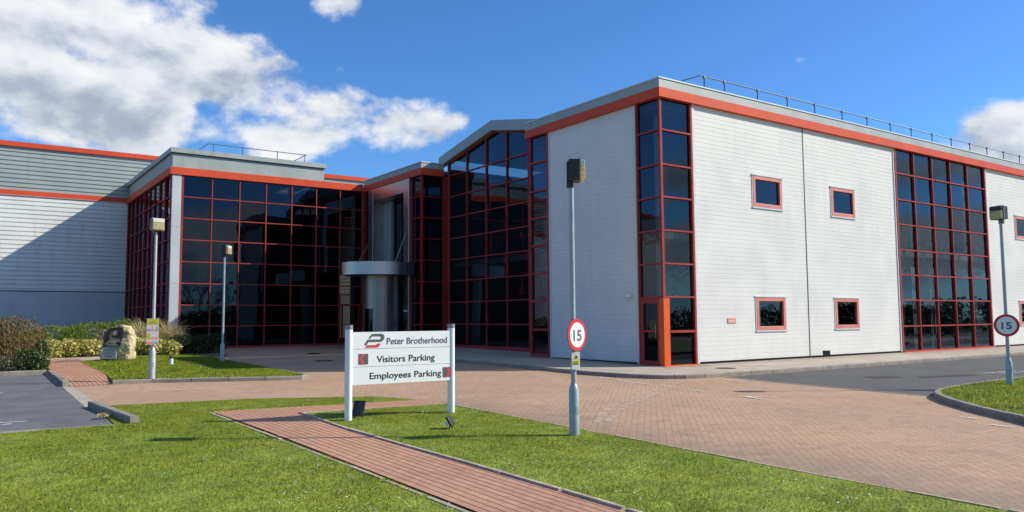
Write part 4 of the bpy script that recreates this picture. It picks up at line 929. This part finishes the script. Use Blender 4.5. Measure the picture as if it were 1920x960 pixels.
bush('variegated_hedge', 'low yellow variegated hedge between the side path and the boulder', 'hedge', (3.4, 32.7, b), [(2.75, 32.7, b+.3, .5, .5, .36), (3.4, 32.85, b+.32, .55, .5, .34), (4.0, 32.9, b+.32, .5, .5, .33), (4.6, 33.0, b+.3, .5, .5, .34)], 7500, .085, LM['spot'], stems=14, group='yellow variegated hedges')
b = gz(32.2, .08)
bush('variegated_hedge', 'low yellow variegated hedge right of the boulder, behind the notice board post', 'hedge', (6.0, 32.2, b), [(5.55, 32.4, b+.32, .5, .5, .38), (6.1, 32.1, b+.3, .5, .5, .34), (6.6, 32.0, b+.27, .4, .45, .31)], 6000, .085, LM['spot'], stems=12, group='yellow variegated hedges')
b = gz(33, .08)
bush('dark_shrub', 'dark low shrub in the shade at the foot of the glass wing corner', 'shrub', (7.9, 32.6, b), [(7.1, 32.5, b+.36, .55, .6, .40), (7.9, 32.7, b+.36, .6, .6, .40), (8.5, 33.2, b+.34, .55, .6, .44), (7.3, 34.5, b+.4, .8, .8, .5)], 9000, .07, LM['dark'], stems=16)
def tussock(label, c, h, n, r):
    z = gz(c[1], .08); t = thing('ornamental_grass', label, 'ornamental grass', (c[0], c[1], z), 'dry ornamental grass clumps')
    quads = []
    for k in range(n):
        a = random.uniform(0, 2*math.pi); L = h*random.uniform(.75, 1.25); lean = random.uniform(.15, 1.05)*r; w = random.uniform(.012, .024)
        x0, y0 = c[0]+random.gauss(0, .12), c[1]+random.gauss(0, .12); d = np.array([math.cos(a), math.sin(a), 0]); sd = np.array([-d[1], d[0], 0])*w
        droop = random.uniform(.15, .85); prev = None
        for j in range(7):
            s = j/6; p = np.array([x0, y0, z])+d*lean*(s**1.7)*1.1+np.array([0, 0, L*(s-droop*s**3.2)])
            ww = sd*(1-s*.85)
            if prev is not None: quads.append([prev[0]-prev[1], prev[0]+prev[1], p+ww, p-ww])
            prev = (p, ww)
    me = fastmesh('blades', np.array(quads).reshape(-1, 3), 4, LM['straw'], t); return t
for lab, c, h, n, r in (('dry straw coloured grass clump just left of and behind the boulder', (5.0, 33.7), 1.15, 480, 1.1),
                        ('tall dry grass clump behind the boulder, in front of the glass end wall', (6.05, 33.7), 1.5, 640, 1.1),
                        ('dry arching grass clump right of the notice board, near the pale corner pillar', (6.95, 33.6), 1.45, 640, 1.1)): tussock(lab, c, h, n, r)

# grass blades on the lawns
def inside(P, poly):
    x, y = P[:, 0], P[:, 1]; r = np.zeros(len(P), bool); n = len(poly); j = n-1
    for i in range(n):
        xi, yi = poly[i]; xj, yj = poly[j]
        with np.errstate(divide='ignore', invalid='ignore'): c = ((yi > y) != (yj > y)) & (x < (xj-xi)*(y-yi)/(yj-yi+1e-12)+xi)
        r ^= c; j = i
    return r
GM = leafmat('lawn_blades', [(0, (.18, .28, .02)), (.35, (.285, .41, .026)), (.7, (.34, .47, .038)), (.9, (.43, .50, .07)), (.96, (.42, .38, .13)), (1, (.46, .41, .18))], .55, .12, .95, .9)
def turf(name, poly, off, bbox, dens, h, w, seed=0):
    x0, x1, y0, y1 = bbox; n = int((x1-x0)*(y1-y0)*dens); P = np.stack([rng.uniform(x0, x1, n), rng.uniform(y0, y1, n)], 1)
    P = P[inside(P, poly)]
    q = np.stack([P[:, 0]*CR.x+P[:, 1]*CR.y, P[:, 0]*CF.x+P[:, 1]*CF.y], 1)        # keep what lies in a generous field of view
    P = P[(q[:, 1] > 3.2) & (np.abs(q[:, 0]) < q[:, 1]*.80+1.2)]
    n = len(P); pat = np.array([mnoise.noise(Vector((x*.9, y*.9, seed)))+.5*mnoise.noise(Vector((x*3.1, y*3.1, seed))) for x, y in P])
    hh = h*(1+.45*pat)*rng.uniform(.55, 1.25, n); a = rng.uniform(0, 2*math.pi, n); lean = rng.uniform(.1, .9, n)*hh; b = rng.uniform(0, 2*math.pi, n)
    z = GT*(P[:, 1]-9)+off; ww = w*rng.uniform(.6, 1.4, n)
    base = np.stack([P[:, 0], P[:, 1], z], 1); sd = np.stack([np.cos(a)*ww, np.sin(a)*ww, 0*a], 1); tip = base+np.stack([np.cos(b)*lean, np.sin(b)*lean, hh], 1)
    o = fastmesh(name, np.stack([base-sd, base+sd, tip], 1).reshape(-1, 3), 3, GM); o['kind'] = 'stuff'; return o
turf('grass', LAWN_L, .018, (-6, 7.5, 3, 16.3), 6400, .020, .0032, 1)
turf('grass', LAWN_R, .018, (4.7, 7.6, 2.5, 13.2), 6400, .019, .0032, 2)
turf('grass', inset(island, .14), .098, (10, 26, -3, 8.8), 1500, .05, .007, 3)
turf('grass', LAWN_M, .093, (3, 7.6, 19.5, 33.6), 1500, .04, .009, 4)
# daisies and a few dry leaves in the front lawn
P = np.stack([rng.uniform(-3, 7.4, 1500), rng.uniform(4, 13.5, 1500)], 1); P = P[inside(P, LAWN_L) | inside(P, LAWN_R)]
P = P[np.array([mnoise.noise(Vector((x*.8, y*.8, 5.))) for x, y in P]) > .02]
qd = []
for x, y in P:
    z = gz(y, .018)+random.uniform(.03, .05); r = random.uniform(.007, .013); t_ = random.uniform(-.4, .4)
    qd.append([(x+r*math.cos(k*math.pi/3), y+r*math.sin(k*math.pi/3), z+t_*r*math.cos(k*math.pi/3)) for k in range(6)])
o = fastmesh('daisies', np.array(qd).reshape(-1, 3), 6, mat('daisy_petals', (.75, .74, .68), .7)); o['kind'] = 'stuff'
weed = bush('weed_tuft', 'small dry weed growing in the car park corner by the kerb', 'weed', (1.98, 14.35, gz(14.3, .0)), [(1.97, 14.35, gz(14.3, .03), .09, .16, .07)], 260, .035, LM['straw'], stems=3)

# ------------------------------------------------------------------ bare tree out to the right (its shadow falls on the bricks) and far woodland
def branch(mb, p, d, L, r, depth):
    q = p+d*L; mid = p.lerp(q, .5)+Vector((random.uniform(-1, 1), random.uniform(-1, 1), random.uniform(-.3, .5)))*L*.06
    mb.tube([p, mid, q], [r, r*.8, r*.62], 6 if depth > 2 else 4, False)
    if depth == 0: return
    for k in range(random.choice((2, 3, 3))):
        nd = (d+Vector((random.uniform(-1, 1), random.uniform(-1, 1), random.uniform(-.35, .7)))*.75).normalized()
        branch(mb, p.lerp(q, random.uniform(.7, 1.)), nd, L*random.uniform(.6, .82), r*.6, depth-1)
tz = gz(-1.9, .1); tree = thing('bare_tree', 'bare winter tree beyond the right edge, its twigs shading the brick road', 'tree', (19.4, -1.9, tz))
obj('trunk', MB().tube([(19.4, -1.9, tz-.1), (19.42, -1.88, tz+1), (19.4, -1.9, tz+2.1)], [.16, .12, .10], 10), M_['bark'], tree, smooth=True)
cr = MB()
for k in range(5): branch(cr, Vector((19.4, -1.9, tz+1.7+.1*k)), Vector((math.cos(k*1.3), math.sin(k*1.3), 1.0)).normalized(), 1.15, .055, 5)
obj('crown', cr, M_['bark'], tree)
wd = MB()
for k in range(46):
    a = R_(random.uniform(-75, 5)); rr = random.uniform(60, 80); x, y = 18+rr*math.cos(a), rr*math.sin(a)-4
    h = random.uniform(2.8, 5.2)
    wd.tube([(x, y, -1.5), (x, y, h*.4)], [.22, .15], 5, False)
    for j in range(5): branch(wd, Vector((x, y, h*.25)), Vector((random.uniform(-1, 1), random.uniform(-1, 1), 1.3)).normalized(), h*.26, .09, 3)
o = obj('woodland', wd, M_['bark']); o['kind'] = 'stuff'
P = []
for k in range(300):
    a = R_(random.uniform(-185, 12)); rr = random.uniform(56, 84); x, y = 18+rr*math.cos(a), rr*math.sin(a)-4; h = random.uniform(1.6, 2.6) if a > R_(-85) else random.uniform(3.5, 6.5)
    P.append(blob_points([(x, y, h*.4, 2.6, 2.6, h)], 420))
o = fastmesh('undergrowth', leaf_quads(np.concatenate(P), .34).reshape(-1, 3), 4, LM['dark']); o['kind'] = 'stuff'
